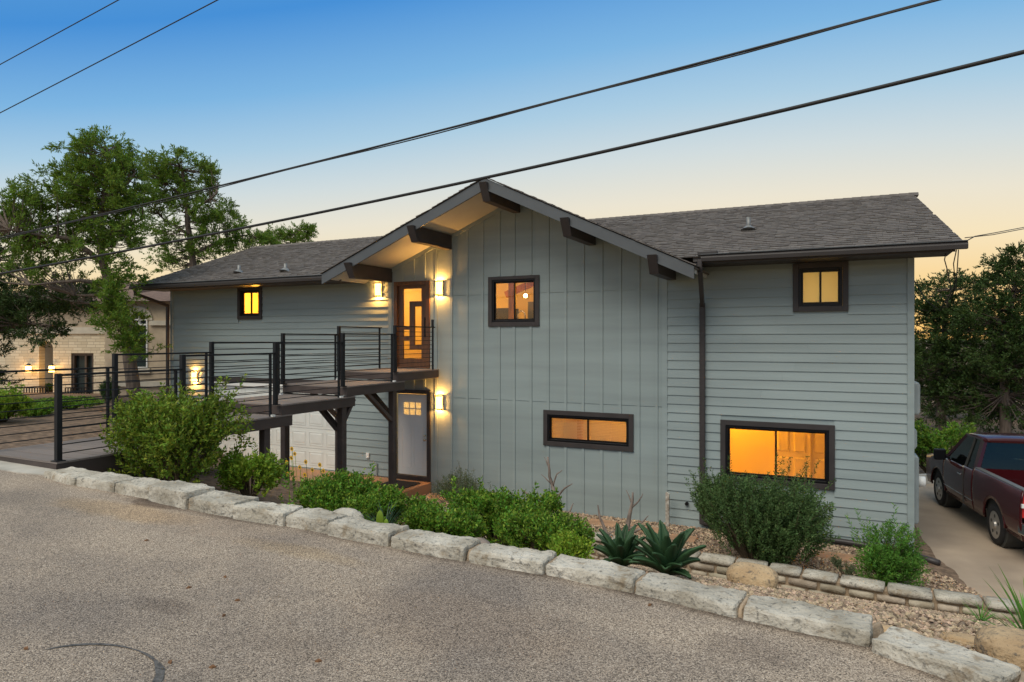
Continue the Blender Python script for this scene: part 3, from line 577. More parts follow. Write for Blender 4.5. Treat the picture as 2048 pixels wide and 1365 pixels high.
# ---- shingles: every tab a thin wedge; the 300 that show largest are parts, the rest one part
tabs = []
def course_tabs(P0, du, dv, nrm, length, width_fn, nc, expo, clip):
    for k in range(nc):
        s0 = k * expo; a, b = width_fn(s0); u = a - random.uniform(0, .3)
        while u < b:
            w = random.choice((.12, .15, .18, .21, .25)); p, q = max(u, a), min(u + w, b); u += w
            if q - p < .03: continue
            t = random.choice((.006, .011, .017))
            c = P0 + du * ((p + q) / 2) + dv * (s0 + expo / 2)
            if clip(c): continue
            lo = [P0 + du * x + dv * y + nrm * h for x, y, h in ((p, s0 - .004, .006), (q - .004, s0 - .004, .006), (q - .004, s0 + expo + .05, .0), (p, s0 + expo + .05, .0))]
            hi = [P0 + du * x + dv * y + nrm * h for x, y, h in ((p, s0 - .004, .014 + t), (q - .004, s0 - .004, .014 + t), (q - .004, s0 + expo + .05, .006), (p, s0 + expo + .05, .006))]
            D = -c.x * ST + c.y * CT; cam_dir = (Vector((0, 0, ZC)) - c).normalized()
            tabs.append(((q - p) * expo / D ** 2 * max(.0, nrm.dot(cam_dir)), lo, hi))
slv = Vector((0, RV - EV, RRZ - EZ)); sll = slv.length; slv.normalize(); nr = Vector((0, -slv.z, slv.y))
cliph = lambda c: (GU0 < c.x < GU1) and zg(c.x) - .02 > c.z
course_tabs(Vector((0, EV - .05, EZ - .045)), Vector((1, 0, 0)), slv, nr, sll, lambda s: (UL - .37 + .1 * s / sll, 1.82 - .34 * s / sll), 32, sll / 31.6, cliph)
for sgn, mm, ue in ((-1, ML, GU0), (1, MR, GU1)):
    d = Vector((-sgn, 0, mm)).normalized(); n_ = Vector((sgn * mm, 0, 1)).normalized(); ln = math.hypot(ue - RU, mm * (ue - RU))
    P0 = Vector((ue + sgn * .03, GV - .03, zg(ue) - .03)); 
    clip2 = lambda c: EZ + SL * (c.y - EV) > c.z + .12 and c.y > EV
    course_tabs(P0, Vector((0, 1, 0)), d, n_, ln, lambda s: (0, 4.9), int(ln / .15), .15, clip2)
tabs.sort(key=lambda t: -t[0])
for s_, lo, hi in tabs[:300]:
    MB().hexa(lo, hi).obj('shingle', M_SHING, roof)
m = MB()
for s_, lo, hi in tabs[300:]: m.hexa(lo, hi)
tag(m.obj('shingles', M_SHING, roof), kind='stuff')
u = UL - .27
while u < 1.45:
    MB().hexa([(u, RV - .13, RRZ - .06), (u + .19, RV - .13, RRZ - .06), (u + .19, RV + .13, RRZ - .06), (u, RV + .13, RRZ - .06)], [(u, RV - .02, RRZ + .03), (u + .19, RV - .02, RRZ + .022), (u + .19, RV + .02, RRZ + .022), (u, RV + .02, RRZ + .03)]).obj('ridge_cap', M_SHING, roof); u += .19
for px, py, h in ((1497, 459, .26), (478, 545, .20), (571, 542, .20)):
    r_ = ray(px, py); # pierce the roof plane
    t = (EZ - SL * EV - ZC) / (r_[2] - SL * r_[1]); p = Vector((r_[0] * t, r_[1] * t, ZC + r_[2] * t)); MB().tube([p - Vector((0, 0, .1)), p + Vector((0, 0, h))], .042, 10).obj('vent_pipe', M_PIPE, roof, smooth=True)
    MB().tube([p + Vector((0, -.02, -.03)), p + Vector((0, 0, .03)), p + Vector((0, 0, .08))], [.16, .10, .05], 12).obj('pipe_flashing', M_PIPE, roof)
# ---- lamps on the wall
M_SHADE = emat('lit_lamp_glass', (1, .62, .20), 4.2)
M_BRZ = pm('bronze_metal', (.05, .032, .02), .4)
def wall_lamp(px, py, label, e=58):
    p = onV(px, py); r = thing('wall_lamp', (p.x, VF, p.z), label, 'lamp', 'box lanterns on the house wall'); u, z = p.x, p.z; v = VF - .005
    frame(MB(), u - .10, u + .10, z - .17, z + .17, .02, v - .02, v + .008).box(u - .08, u + .08, v - .01, v + .008, z - .15, z + .15).obj('back_plate', M_BRZ, r)
    for zz in (z - .165, z + .155):
        MB().box(u - .105, u - .085, v - .135, v - .02, zz, zz + .014).box(u + .085, u + .105, v - .135, v - .02, zz, zz + .014).box(u - .085, u + .085, v - .135, v - .118, zz, zz + .014).obj('rim', M_BRZ, r)
    m = MB(); n = 10
    for i in range(n + 1): a = math.pi * i / n; m.v += [(u - .085 * math.cos(a), v - .03 - .085 * math.sin(a), z - .15), (u - .085 * math.cos(a), v - .03 - .085 * math.sin(a), z + .15)]
    m.f = [(2 * i, 2 * i + 2, 2 * i + 3, 2 * i + 1) for i in range(n)]; s = m.obj('glass_shade', M_SHADE, r, smooth=True); q = s.modifiers.new('s', 'SOLIDIFY'); q.thickness = .004
    for s_ in (1, -1): light('bulb', (u, v - .055, z + s_ * .13), e, (1, .46, .10), .018, r)
wall_lamp(758, 580, 'lit wall lantern on the siding, under the gable eave at the front door')
wall_lamp(880, 577, 'lit wall lantern on the batten wall beside the stained front door')
wall_lamp(880, 805, 'lit wall lantern beside the white lower door', 48)
wall_lamp(391, 753, 'lit wall lantern at the far corner past the garage door', 58)
# ---- meter boxes on the end wall
M_GREY = pm('grey_painted_metal', (.30, .34, .34), .45, .1, 4)
for z0, z1, d, lab, nm in ((2.02, 2.62, .13, 'rounded grey utility box high on the end wall', 'utility_box'), (1.38, 1.75, .08, 'small ribbed grey disconnect box on the end wall', 'disconnect_box'), (-.02, 1.25, .11, 'tall grey electric panel cabinet on the end wall', 'electric_panel')):
    b = thing(nm, (UR, 14.8, z0), lab, 'utility box'); MB().box(UR - .001, UR + d, 14.55, 15.0, z0, z1).obj('case', M_GREY, b, bevel=.03)
    MB().box(UR + d, UR + d + .012, 14.58, 14.97, z0 + .04, z1 - .04).obj('cover', M_GREY, b)
    if z0 < .5: MB().disc((UR + d + .01, 14.75, .75), .10, (1, 0, 0), .12, 16).obj('meter_dial', M_WHITE, b, smooth=True)
# ------------------------------------------------------------------ stepped walkway from the road to the front door
WU0, WU1 = -10.62, -8.90
walk = thing('entry_walkway', (-9.76, 5.15, 1.75), 'stepped brown timber walkway with black railings climbing from the road to the front door', 'walkway')
PLAT = [(5.12, 7.22, 1.875), (6.98, 9.20, 2.075), (8.93, 10.95, 2.265), (10.69, 12.69, 2.475), (12.42, 14.13, 2.68)]
bm_ = boxmesh(M_DECK, 'deck_board')
for i, (v0, v1, z) in enumerate(PLAT):
    p = MB().box(WU0 + .05, WU1 - .05, v0 + .05, v1 - .05, z - .17, z - .026).obj('platform', M_FASC, walk)
    n = round((v1 - v0) / .143); w = (v1 - v0) / n
    for k in range(n): inst('deck_board', bm_, p, ((WU0 + WU1) / 2, v0 + (k + .5) * w, z - .0125 + random.uniform(-.0012, .0012)), (WU1 - WU0 + .02, w - .006, .024))
    d = .11 if i == 0 else .185
    if i == 0:
        MB().box(WU1 - .045, WU1, v0, v1, z - .24, z - .027).obj('fascia', M_FASC, walk)
        MB().box(WU0, WU0 + .045, v0, v1, z - .24, z - .027).obj('fascia', M_FASC, walk)
    else:
        for a in (WU0, WU1 - .045): MB().box(a, a + .045, v0, v1, z - .205, z - .027).obj('fascia', M_FASC, walk, bevel=.004)
    MB().box(WU0 + .047, WU1 - .047, v0, v0 + .04, z - (.13 if i == 0 else .175), z - .028).obj('riser', M_FASC, walk)
    MB().box(WU0 + .047, WU1 - .047, v1 - .04, v1, z - .175, z - .028).obj('rear_rim', M_FASC, walk)
for u in (WU1 - .10, WU0 + .10):
    for v, zt in ((8.64, 1.875), (10.66, 2.065), (12.36, 2.275)):
        MB().box(u - .068, u + .068, v - .068, v + .068, gz(u, v) - .25, zt - .002).obj('support_post', M_FASC, walk, bevel=.01)
    MB().bar((u, 12.30, 1.62), (u, 11.42, 2.29), .07, .11, (1, 0, 0)).obj('knee_brace', M_FASC, walk)
    MB().bar((u, 10.70, 1.78), (u, 11.0, 2.20), .07, .11, (1, 0, 0)).obj('knee_brace', M_FASC, walk)
for a, b in (((WU1 - .19, 12.36, 1.75), (WU1 - .75, 12.36, 2.28)), ((WU1 - .19, 10.66, 1.6), (WU1 - .7, 10.66, 2.06))): MB().bar(a, b, .085, .12, (0, 1, 0)).obj('knee_brace', M_FASC, walk)
PV = [5.18, 6.985, 8.85, 10.64, 12.40, 13.97]; PT = [2.985, 3.19, 3.37, 3.545, 3.725]
cm = MB().tube([(0, -.5, 0), (0, .5, 0)], .0075, 6).mesh('cable', M_RAIL)
for u in (WU1 - .06, WU0 + .06):
    for i in range(5):
        v0, v1, zt = PV[i], PV[i + 1], PT[i]; zb = PLAT[i][2]
        r = MB().box(u - .022, u + .022, v0, v1 + (.02 if i < 4 else .06), zt - .028, zt).obj('railing', M_RAIL, walk)
        MB().box(u - .032, u + .032, v0 - .032, v0 + .032, zb, zt + .005).box(u - .06, u + .06, v0 - .06, v0 + .06, zb, zb + .012).obj('rail_post', M_RAIL, r)
        ve = v1 - .12 if i < 4 else v1 - .02
        MB().box(u - .018, u + .018, ve - .018, ve + .018, zb, zt - .028).obj('end_stanchion', M_RAIL, r)
        nc = 9; h = (zt - zb - .06) / (nc + .6)
        for k in range(nc): inst('cable', cm, r, (u, (v0 + ve + .02) / 2, zt - .03 - h * (k + 1)), (1, ve - v0 + .02, 1))
        if i: MB().box(u + .05, u + .10, v0 - .16, v0 - .10, PLAT[i - 1][2] + .0, PLAT[i - 1][2] + .035).obj('step_light', M_WHITE, r)
    if u > -9.5: MB().box(u - .03, u + .02, PV[5] - .04, PV[5] + .0, 3.725, 3.90).obj('gate_stop', M_RAIL, walk)
mat_ = MB().box(-10.12, -9.3, 13.25, 13.95, -.134, -.118).obj('door_mat', pm('black_rubber', (.02, .02, .022), .9, .3, 30, .4, 90), bevel=.006); tag(mat_, 'black door mat on the slab before the white lower door', 'door mat')
# ------------------------------------------------------------------ lower retaining wall
rw = thing('retaining_wall', (-3, LW(-3), -.5), 'low coursed limestone retaining wall with a pale flat cap, below the big window', 'retaining wall')
def along(U, dv=0): return Vector((U, LW(U) + dv, 0))
u = -8.0; core = MB()
while u < 2.6:
    a, b = u, u + .5; core.hexa([along(a, .05) + Vector((0, 0, -.75)), along(b, .05) + Vector((0, 0, -.75)), along(b, .26) + Vector((0, 0, -.75)), along(a, .26) + Vector((0, 0, -.75))], [along(a, .05) + Vector((0, 0, -.12)), along(b, .05) + Vector((0, 0, -.12)), along(b, .26) + Vector((0, 0, -.12)), along(a, .26) + Vector((0, 0, -.12))]); u = b
core.obj('mortar_core', M_MORT, rw)
k = 0
for zc, h, D, Lr, proud in ((-.095, .085, .34, (.35, .6), -.015), (-.215, .11, .16, (.26, .46), .0), (-.335, .10, .16, (.28, .5), .005), (-.45, .10, .16, (.3, .5), .0)):
    u = -8.0 + random.uniform(-.3, 0)
    while u < 2.6:
        L = random.uniform(*Lr); um = u + L / 2; k += 1
        hh = h * random.uniform(.88, 1.06); m = stone_mb(L - .028, D, hh, k + 100, 4, 3, 2, .007, .14)
        ang = math.atan2(LW(u + L) - LW(u), L); rt = Matrix.Rotation(ang, 3, 'Z'); c = Vector((um, LW(um) + proud + D / 2, zc)); m.v = [tuple(rt @ Vector(p) + c) for p in m.v]
        m.obj('cap_stone' if D > .2 else 'wall_stone', M_LIME if D > .2 else M_LIMED, rw, smooth=True); u += L
# ------------------------------------------------------------------ loose stones, slabs, dead wood
def put_stone(name, px, py, L, D, H, label, cat, mat, z=None, rz=0, group=None, amp=.045, V=None):
    p = onV(px, py, V) if V else onZ(px, py, z); zz = gz(p.x, p.y) if z is None else z
    m = stone_mb(L, D, H, px * .1, 8, 7, 6, amp, .6); m.v = [tuple(Vector(q).lerp(Vector([a * .60 * k for a, k in zip(Vector((q[0] / L, q[1] / D, q[2] / H)).normalized(), (L, D, H))]), .55)) for q in m.v]; rt = Matrix.Rotation(rz, 3, 'Z')
    pos = Vector((p.x, p.y, zz)); m.v = [tuple(rt @ Vector(q) + pos + Vector((0, 0, H * .38))) for q in m.v]
    o = m.obj(name, mat, smooth=True, loc=pos); s = o.modifiers.new('s', 'SUBSURF'); s.levels = s.render_levels = 1; return tag(o, label, cat, group)
put_stone('boulder', 1505, 1185, .44, .30, .24, 'rounded yellow orange limestone boulder on the gravel below the retaining wall', 'boulder', M_BOULD, V=6.9)
put_stone('boulder', 2045, 1290, .42, .32, .24, 'pale yellow boulder beside the spiky plant at the end of the block row', 'boulder', M_BOULD, V=4.75)
put_stone('boulder', 690, 1035, .34, .26, .20, 'white and orange boulder leaning on the block row beside the yucca', 'boulder', M_LIME, V=5.0)
put_stone('boulder', 640, 1030, .30, .22, .12, 'flat brown boulder behind the block row next to the white boulder', 'boulder', M_BOULD, V=5.1)
for px, py, V, L, lab in ((1770, 1245, 4.75, .20, 'flat orange stone lying against the block row'), (1830, 1258, 4.75, .16, 'small orange stone between two others along the block row'), (1930, 1240, 5.2, .26, 'long pinkish stone on the gravel before the pale yellow boulder'), (1905, 1275, 4.62, .16, 'small reddish stone tucked against the last long block')):
    put_stone('garden_stone', px, py, L, .12, .07, lab, 'stone', M_BOULD, V=V, amp=.015)
for px, py, z, lab, sx in ((880, 998, -.36, 'square rust coloured stepping slab at the corner of the entry slab', .5), (1205, 1047, -.40, 'stepping slab behind the leaning dead branch', .62), (1290, 1061, -.40, 'stepping slab between the two agaves and the batten wall', .66), (1365, 1080, -.39, 'stepping slab next to the white wooden stake', .5), (1672, 1112, -.36, 'stepping slab between the dark shrub and the ferny bush', .62)):
    p = onZ(px, py, z); o = MB().box(p.x - sx / 2, p.x + sx / 2, p.y - .2, p.y + .2, gz(p.x, p.y) - .03, gz(p.x, p.y) + .045).obj('stepping_slab', M_FLAG, bevel=.012, loc=(p.x, p.y, gz(p.x, p.y))); tag(o, lab, 'stepping stone', 'stepping slabs along the wall')
st = onV(1335, 1050, 13.9); o = MB().hexa([(st.x - .035, 13.86, -.55), (st.x + .035, 13.86, -.55), (st.x + .035, 13.94, -.55), (st.x - .035, 13.94, -.55)], [(st.x - .033, 13.86, .26), (st.x + .037, 13.86, .23), (st.x + .037, 13.94, .24), (st.x - .033, 13.94, .27)]).obj('wooden_stake', pm('peeling_white_paint', (.58, .56, .5), .8, .4, 14, .5, 50, c2=(.25, .2, .15)), bevel=.006); tag(o, 'weathered white wooden stake where battens meet lap siding', 'stake')
def dead_branch(base, limbs, label):
    o = thing('dead_branch', base, label, 'dead branch'); b = Vector(base); KS = 1.28
    for name, pts, r0, r1 in limbs:
        P = [b + Vector(p) * KS for p in pts]; Q = []; r0 *= 1.35; r1 *= 1.3
        for a, c in zip(P, P[1:]):
            for t in (0, .33, .66): q = a.lerp(c, t); Q.append(q + noise.noise_vector(q * 7) * .02)
        Q.append(P[-1]); MB().tube(Q, list(np.linspace(r0, r1, len(Q))), 7).obj(name, M_DEAD, o, smooth=True)
b1 = onV(1118, 1062, 11.9); b1.z = gz(b1.x, b1.y) - .04
dead_branch(b1, [('trunk', [(0, 0, 0), (.02, 0, .30), (-.05, .02, .55), (-.17, .05, .85), (-.20, .05, 1.15)], .05, .012), ('limb', [(0, 0, .2), (-.30, .02, .42), (-.62, .05, .60)], .028, .012), ('limb', [(-.05, .02, .55), (.10, -.03, .72), (.22, -.03, .80)], .018, .006),
    ('limb', [(-.12, .03, .72), (-.03, 0, .92), (.05, 0, .98)], .014, .005), ('limb', [(-.13, .03, .75), (-.30, .03, .88)], .012, .004), ('limb', [(0, 0, .25), (.16, .02, .38), (.22, .02, .50)], .02, .006), ('limb', [(-.18, .05, .98), (-.26, .05, 1.14)], .010, .004), ('limb', [(.02, 0, .1), (.3, -.1, .16), (.42, -.1, .02)], .025, .012)], 'grey dead branch, tall and leaning left, in front of the low window')
b2 = onV(1212, 1085, 11.3); b2.z = gz(b2.x, b2.y) - .04
dead_branch(b2, [('trunk', [(0, 0, 0), (.12, .02, .22), (.28, .03, .42), (.33, .05, .75), (.36, .05, 1.0)], .06, .012), ('limb', [(.10, .02, .2), (.02, .02, .40), (-.10, .04, .62), (-.13, .04, .78)], .032, .008), ('limb', [(.26, .03, .4), (.45, .02, .52), (.62, 0, .58)], .026, .008), ('limb', [(.30, .03, .5), (.50, .02, .62), (.58, .02, .72)], .018, .005),
    ('limb', [(.34, .05, .8), (.45, .04, .9), (.50, .04, 1.0)], .014, .005), ('limb', [(.34, .05, .85), (.27, .05, 1.02)], .012, .004), ('limb', [(.02, .02, .4), (.12, .02, .46), (.24, .02, .44)], .014, .008)], 'forked grey dead branch standing behind the smaller agave')
def log(px, py, V, L, r, rz, label):
    p = onV(px, py, V); z = gz(p.x, p.y); m = MB(); d = Vector((math.cos(rz), math.sin(rz), 0)); pts = [Vector((p.x, p.y, z + r * .7)) + d * (t - .5) * L + noise.noise_vector(Vector((t * 4, px, 0))) * r * .5 for t in np.linspace(0, 1, 9)]
    m.tube(pts, [r * (.55 + .6 * math.sin(math.pi * t) ** .6) * random.uniform(.85, 1.15) for t in np.linspace(.06, .94, 9)], 9); return tag(m.obj('driftwood', M_DEAD, smooth=True, loc=(p.x, p.y, z)), label, 'driftwood')
log(512, 992, 5.25, .52, .075, .15, 'dark twisted driftwood behind the block row below the big shrub'); log(950, 1090, 4.95, .42, .07, -.25, 'pale split log lying against the green bushes behind the block row')
# gravel
def pebbles(name, pts, s0, s1):
    base = np.array([(1, 0, 0), (-1, 0, 0), (0, 1, 0), (0, -1, 0), (0, 0, 1), (0, 0, -1)], float); tri = np.array([(0, 2, 4), (2, 1, 4), (1, 3, 4), (3, 0, 4), (2, 0, 5), (1, 2, 5), (3, 1, 5), (0, 3, 5)])
    n = len(pts); sz = rng.uniform(s0, s1, (n, 1, 1)) * rng.uniform(.6, 1.2, (n, 1, 3)) * np.array([1, 1, .75]); v = base[None] * sz + rng.normal(0, .12, (n, 6, 3)) * sz
    a = rng.uniform(0, 6.28, n); c, s = np.cos(a)[:, None], np.sin(a)[:, None]; x, y = v[..., 0] * c - v[..., 1] * s, v[..., 0] * s + v[..., 1] * c; v[..., 0], v[..., 1] = x, y
    b = rng.uniform(-.7, .7, n); c, s = np.cos(b)[:, None], np.sin(b)[:, None]; y, z = v[..., 1] * c - v[..., 2] * s, v[..., 1] * s + v[..., 2] * c; v[..., 1], v[..., 2] = y, z
    v += np.array(pts)[:, None, :]; f = (tri[None] + (np.arange(n) * 6)[:, None, None]).reshape(-1, 3)
    me = bpy.data.meshes.new(name); me.from_pydata(v.reshape(-1, 3).tolist(), [], f.tolist()); me.materials.append(M_PEB); o = bpy.data.objects.new(name, me); col.objects.link(o); return o
pts = []
for _ in range(26000):
    U = random.uniform(-3.5, 3.2); e = ROWV(U); V = e + .34 + (LW(U) - e - .3) * random.random() ** 1.2; pts.append((U, V, gz(U, V) + .012))
tag(pebbles('gravel', pts, .016, .030), 'tan and rust river gravel between the block row and the retaining wall', 'gravel', kind='stuff')
pts = []
for _ in range(17000):
    U = random.uniform(-9.1, 2.0); V = random.uniform(LW(U) + .32, VF - .02)
    if U > 1.15 and V > 14.6 - .75 * (U - .3) ** 1.5 - .6: continue
    pts.append((U, V, gz(U, V) + .012))
tag(pebbles('gravel', pts, .018, .034), 'tan and rust river gravel along the foot of the house wall', 'gravel', kind='stuff')
# ------------------------------------------------------------------ foliage
def leaves(name, P, D, L, W, mat, parent, fold=.25):
    """P base points, D unit directions, L lengths, W widths (numpy) -> folded diamond leaves, one mesh"""
    P = np.asarray(P, float); D = np.asarray(D, float); n = len(P); D /= np.linalg.norm(D, axis=1, keepdims=True) + 1e-9
    r = rng.normal(size=(n, 3)); r[:, 2] *= .6; S = np.cross(D, r); S /= np.linalg.norm(S, axis=1, keepdims=True) + 1e-9; Nn = np.cross(S, D)
    L = np.broadcast_to(L, (n,))[:, None]; W = np.broadcast_to(W, (n,))[:, None]
    v = np.stack([P, P + D * L * .45 + S * W * .5 + Nn * W * fold, P + D * L, P + D * L * .45 - S * W * .5 + Nn * W * fold], 1) - np.array(origin(parent))
    f = (np.array([(0, 1, 2), (0, 2, 3)])[None] + (np.arange(n) * 4)[:, None, None]).reshape(-1, 3)
    me = bpy.data.meshes.new(name); me.vertices.add(4 * n); me.vertices.foreach_set('co', v.reshape(-1)); me.loops.add(6 * n); me.loops.foreach_set('vertex_index', f.reshape(-1)); me.polygons.add(2 * n); me.polygons.foreach_set('loop_start', np.arange(2 * n) * 3); me.polygons.foreach_set('loop_total', np.full(2 * n, 3)); me.materials.append(mat); me.update(calc_edges=True); me.validate()
    o = bpy.data.objects.new(name, me); col.objects.link(o); o.parent = parent; return tag(o, kind='stuff')
def shrub(name, base, rx, ry, h, label, cat, mat, twigs=260, lf=22, ll=.045, lw=.022, tw=.22, up=.5, lumps=5, seed=0, group=None, spikes=0, low=.12):
    rs = np.random.default_rng(seed + 11); base = Vector(base); root = thing(name, base, label, cat, group)
    cs = [np.array([rs.uniform(-.68, .68) * rx, rs.uniform(-.6, .6) * ry, h * rs.uniform(.20, .60)]) for _ in range(lumps)]; rr = [rs.uniform(.26, .56) for _ in cs]
    P, D, st = [], [], MB(); tips = []
    for i in range(twigs):
        k = rs.integers(len(cs)); d = rs.normal(size=3); d /= np.linalg.norm(d); d[2] = d[2] if rs.random() < .45 else abs(d[2])
        p = cs[k] + d * np.array([rx, ry, h]) * rr[k] * rs.uniform(.55, 1.0) ** .5; p[2] = max(low * h * rs.random(), min(p[2], h))
        out = np.array([p[0] / rx, p[1] / ry, up + .4 * p[2] / h]) + rs.normal(0, .25, 3); out /= np.linalg.norm(out); tips.append((p, out, tw))
    for i in range(spikes):
        p = np.array([rs.uniform(-.8, .8) * rx, rs.uniform(-.6, .6) * ry, h * rs.uniform(.5, .95) * (1 - .25 * abs(rs.normal(0, .6)))]); tips.append((p, np.array([rs.normal(0, .15) + p[0] / rx * .35, rs.normal(0, .15), 1.]), tw * rs.choice([.9, 1.2, 1.5, 1.9, 2.3], p=[.3, .3, .22, .12, .06])))
    for j, (p, out, tl) in enumerate(tips):
        n = max(4, int(lf * tl / tw)); t = np.linspace(.02, 1, n)[:, None]; pts = p + out * tl * t + rs.normal(0, .012, (n, 3)); P.append(pts)
        r = rs.normal(size=(n, 3)); r -= out * (r @ out)[:, None]; r /= np.linalg.norm(r, axis=1, keepdims=True); D.append(out * .55 + r * .8 + np.array([0, 0, .15]))
        if j % (4 if len(tips) < 700 else 9) == 0:
            a = np.array([p[0] * .12, p[1] * .12, 0.]); mid = (a + p) / 2 + np.array([0, 0, .06]); st.tube([base + Vector(a) - Vector((0, 0, .05)), base + Vector(mid), base + Vector(p), base + Vector(p + out * tl * .9)], [.012, .008, .005, .002], 4)
    P = np.concatenate(P) + np.array(base); D = np.concatenate(D); n = len(P)
    P[:, 2] = np.maximum(P[:, 2], base.z - .02)
    leaves('foliage', P, D, rs.uniform(.7, 1.25, n) * ll, rs.uniform(.75, 1.2, n) * lw, mat, root)
    tag(st.obj('stems', M_STEM, root), kind='stuff'); return root
def gpt(px, py, V): p = onV(px, py, V); return Vector((p.x, p.y, gz(p.x, p.y)))
LFM = M_LF
def shrub_at(name, px, ytop, V, wpx, label, cat, mat, *a, **k):
    p = gpt(px, 1000, V); h = max(.15, onV(px, ytop, V).z - p.z); d = (V / (ray(px, 0)[1])) / F
    return shrub(name, p, wpx * d, wpx * d * .8, h, label, cat, mat, *a, **k)
shrub_at('laurel_shrub', 352, 815, 6.3, 104, 'big rounded glossy laurel shrub with pale feathery tips beside the walkway', 'shrub', LFM['laurel'], 900, 26, .056, .026, .28, .75, 13, 1, spikes=130)
shrub_at('lime_shrub', 500, 925, 6.9, 50, 'small lime green shrub at the foot of the first support post', 'shrub', LFM['lime'], 260, 22, .055, .026, .18, .8, 5, 2, spikes=14)
shrub_at('flower_bush', 655, 955, 6.5, 105, 'low bright green bush under the yellow flower stalks', 'bush', LFM['sage'], 700, 24, .042, .022, .15, .6, 10, 3, spikes=20)
shrub_at('green_bush', 745, 985, 5.9, 48, 'small green bush beside the yucca clump', 'bush', LFM['sage'], 300, 24, .038, .020, .14, .6, 5, 4)
shrub_at('green_bush', 865, 1025, 6.1, 80, 'low green bush between yucca clump and pale split log', 'bush', LFM['sage'], 520, 24, .038, .020, .14, .6, 8, 5)
shrub_at('grey_shrub', 938, 962, 12.3, 58, 'wispy grey green shrub against the batten wall', 'shrub', LFM['grey'], 420, 20, .040, .013, .24, .8, 6, 6, spikes=30)
shrub_at('green_bush', 1000, 992, 7.4, 120, 'tallest of the leafy green bushes, in front of the grey shrub', 'bush', LFM['sage'], 1000, 24, .046, .024, .16, .6, 12, 7, spikes=26)
shrub_at('green_bush', 1085, 1045, 6.3, 70, 'spreading green bush below the leaning dead branch', 'bush', LFM['sage'], 600, 24, .040, .021, .14, .55, 8, 8)
shrub_at('green_bush', 1150, 1082, 5.7, 45, 'low yellowish green bush just left of the agaves', 'bush', LFM['lime'], 260, 22, .034, .018, .12, .5, 5, 9)
shrub_at('evergreen_shrub', 1508, 985, 11.9, 120, 'large dark evergreen shrub before the big orange window', 'shrub', LFM['dark'], 1500, 40, .044, .019, .36, 1.2, 10, 10, spikes=190)
shrub_at('fern_bush', 1768, 1075, 11.5, 62, 'bright green ferny bush at the corner of the house', 'bush', LFM['fern'], 460, 30, .055, .015, .26, .7, 6, 11, spikes=20)
shrub_at('small_seedling', 1690, 1122, 11.4, 20, 'tiny reddish seedling left of the ferny bush', 'plant', LFM['grey'], 40, 14, .05, .014, .12, .7, 2, 12)
shrub_at('roadside_shrub', 2, 790, 8.2, 66, 'bright lime shrub beyond the walkway railing at the picture edge', 'shrub', LFM['lime'], 420, 26, .06, .028, .24, .7, 7, 13, spikes=30)
for i, (px, yt, V, wp) in enumerate(((75, 838, 9.5, 50), (135, 832, 11.0, 60), (195, 842, 11.5, 50), (95, 812, 17., 60), (300, 840, 11.0, 50))):
    shrub_at('garden_bush', px, yt, V, wp, ['low dark bush left of the neighbour gate', 'low bush before the neighbour stone wall', 'low bush at the foot of the leaning juniper', 'leafy bush under the neighbour lamps', 'low bush between juniper trunk and garage'][i], 'bush', LFM['sage'], 300, 22, .06, .03, .18, .6, 7, 20 + i)
shrub_at('conical_shrub', 213, 765, 14., 16, 'narrow dark conical shrub beside the neighbour window', 'shrub', LFM['dark'], 260, 24, .05, .02, .2, 1.2, 8, 30)
# flowers on thin stalks
for i, (px, py) in enumerate(((583, 916), (574, 925), (590, 908), (584, 898), (612, 924), (625, 940), (640, 930), (647, 942), (655, 952), (610, 950), (575, 948), (600, 935))):
    tip = onV(px, py, 6.5 + .12 * (i % 3)); fl = thing('yellow_flower', (tip.x + .02, tip.y, gz(tip.x, tip.y)), 'small yellow daisy on a thin stalk above the low bush', 'flower', 'yellow daisies by the walkway posts')
    MB().tube([(tip.x + .03, tip.y, gz(tip.x, tip.y)), (tip.x + .04, tip.y, (tip.z + gz(tip.x, tip.y)) / 2), tip], .004, 4).obj('stalk', LFM['sage'], fl)
    m = MB(); n = 8
    for k in range(n): a = 6.283 * k / n; q = tip + Vector((.034 * math.cos(a), -.006, .034 * math.sin(a))); s = Vector((-math.sin(a), 0, math.cos(a))) * .011; j = len(m.v); m.v += [tuple(tip), tuple(tip.lerp(q, .6) + s), tuple(q), tuple(tip.lerp(q, .6) - s)]; m.f.append((j, j + 1, j + 2, j + 3))
    m.obj('petals', M_FLOW, fl); MB().disc(tip + Vector((0, -.004, 0)), .011, (0, -1, 0), .008, 8).obj('flower_centre', M_STEM, fl)
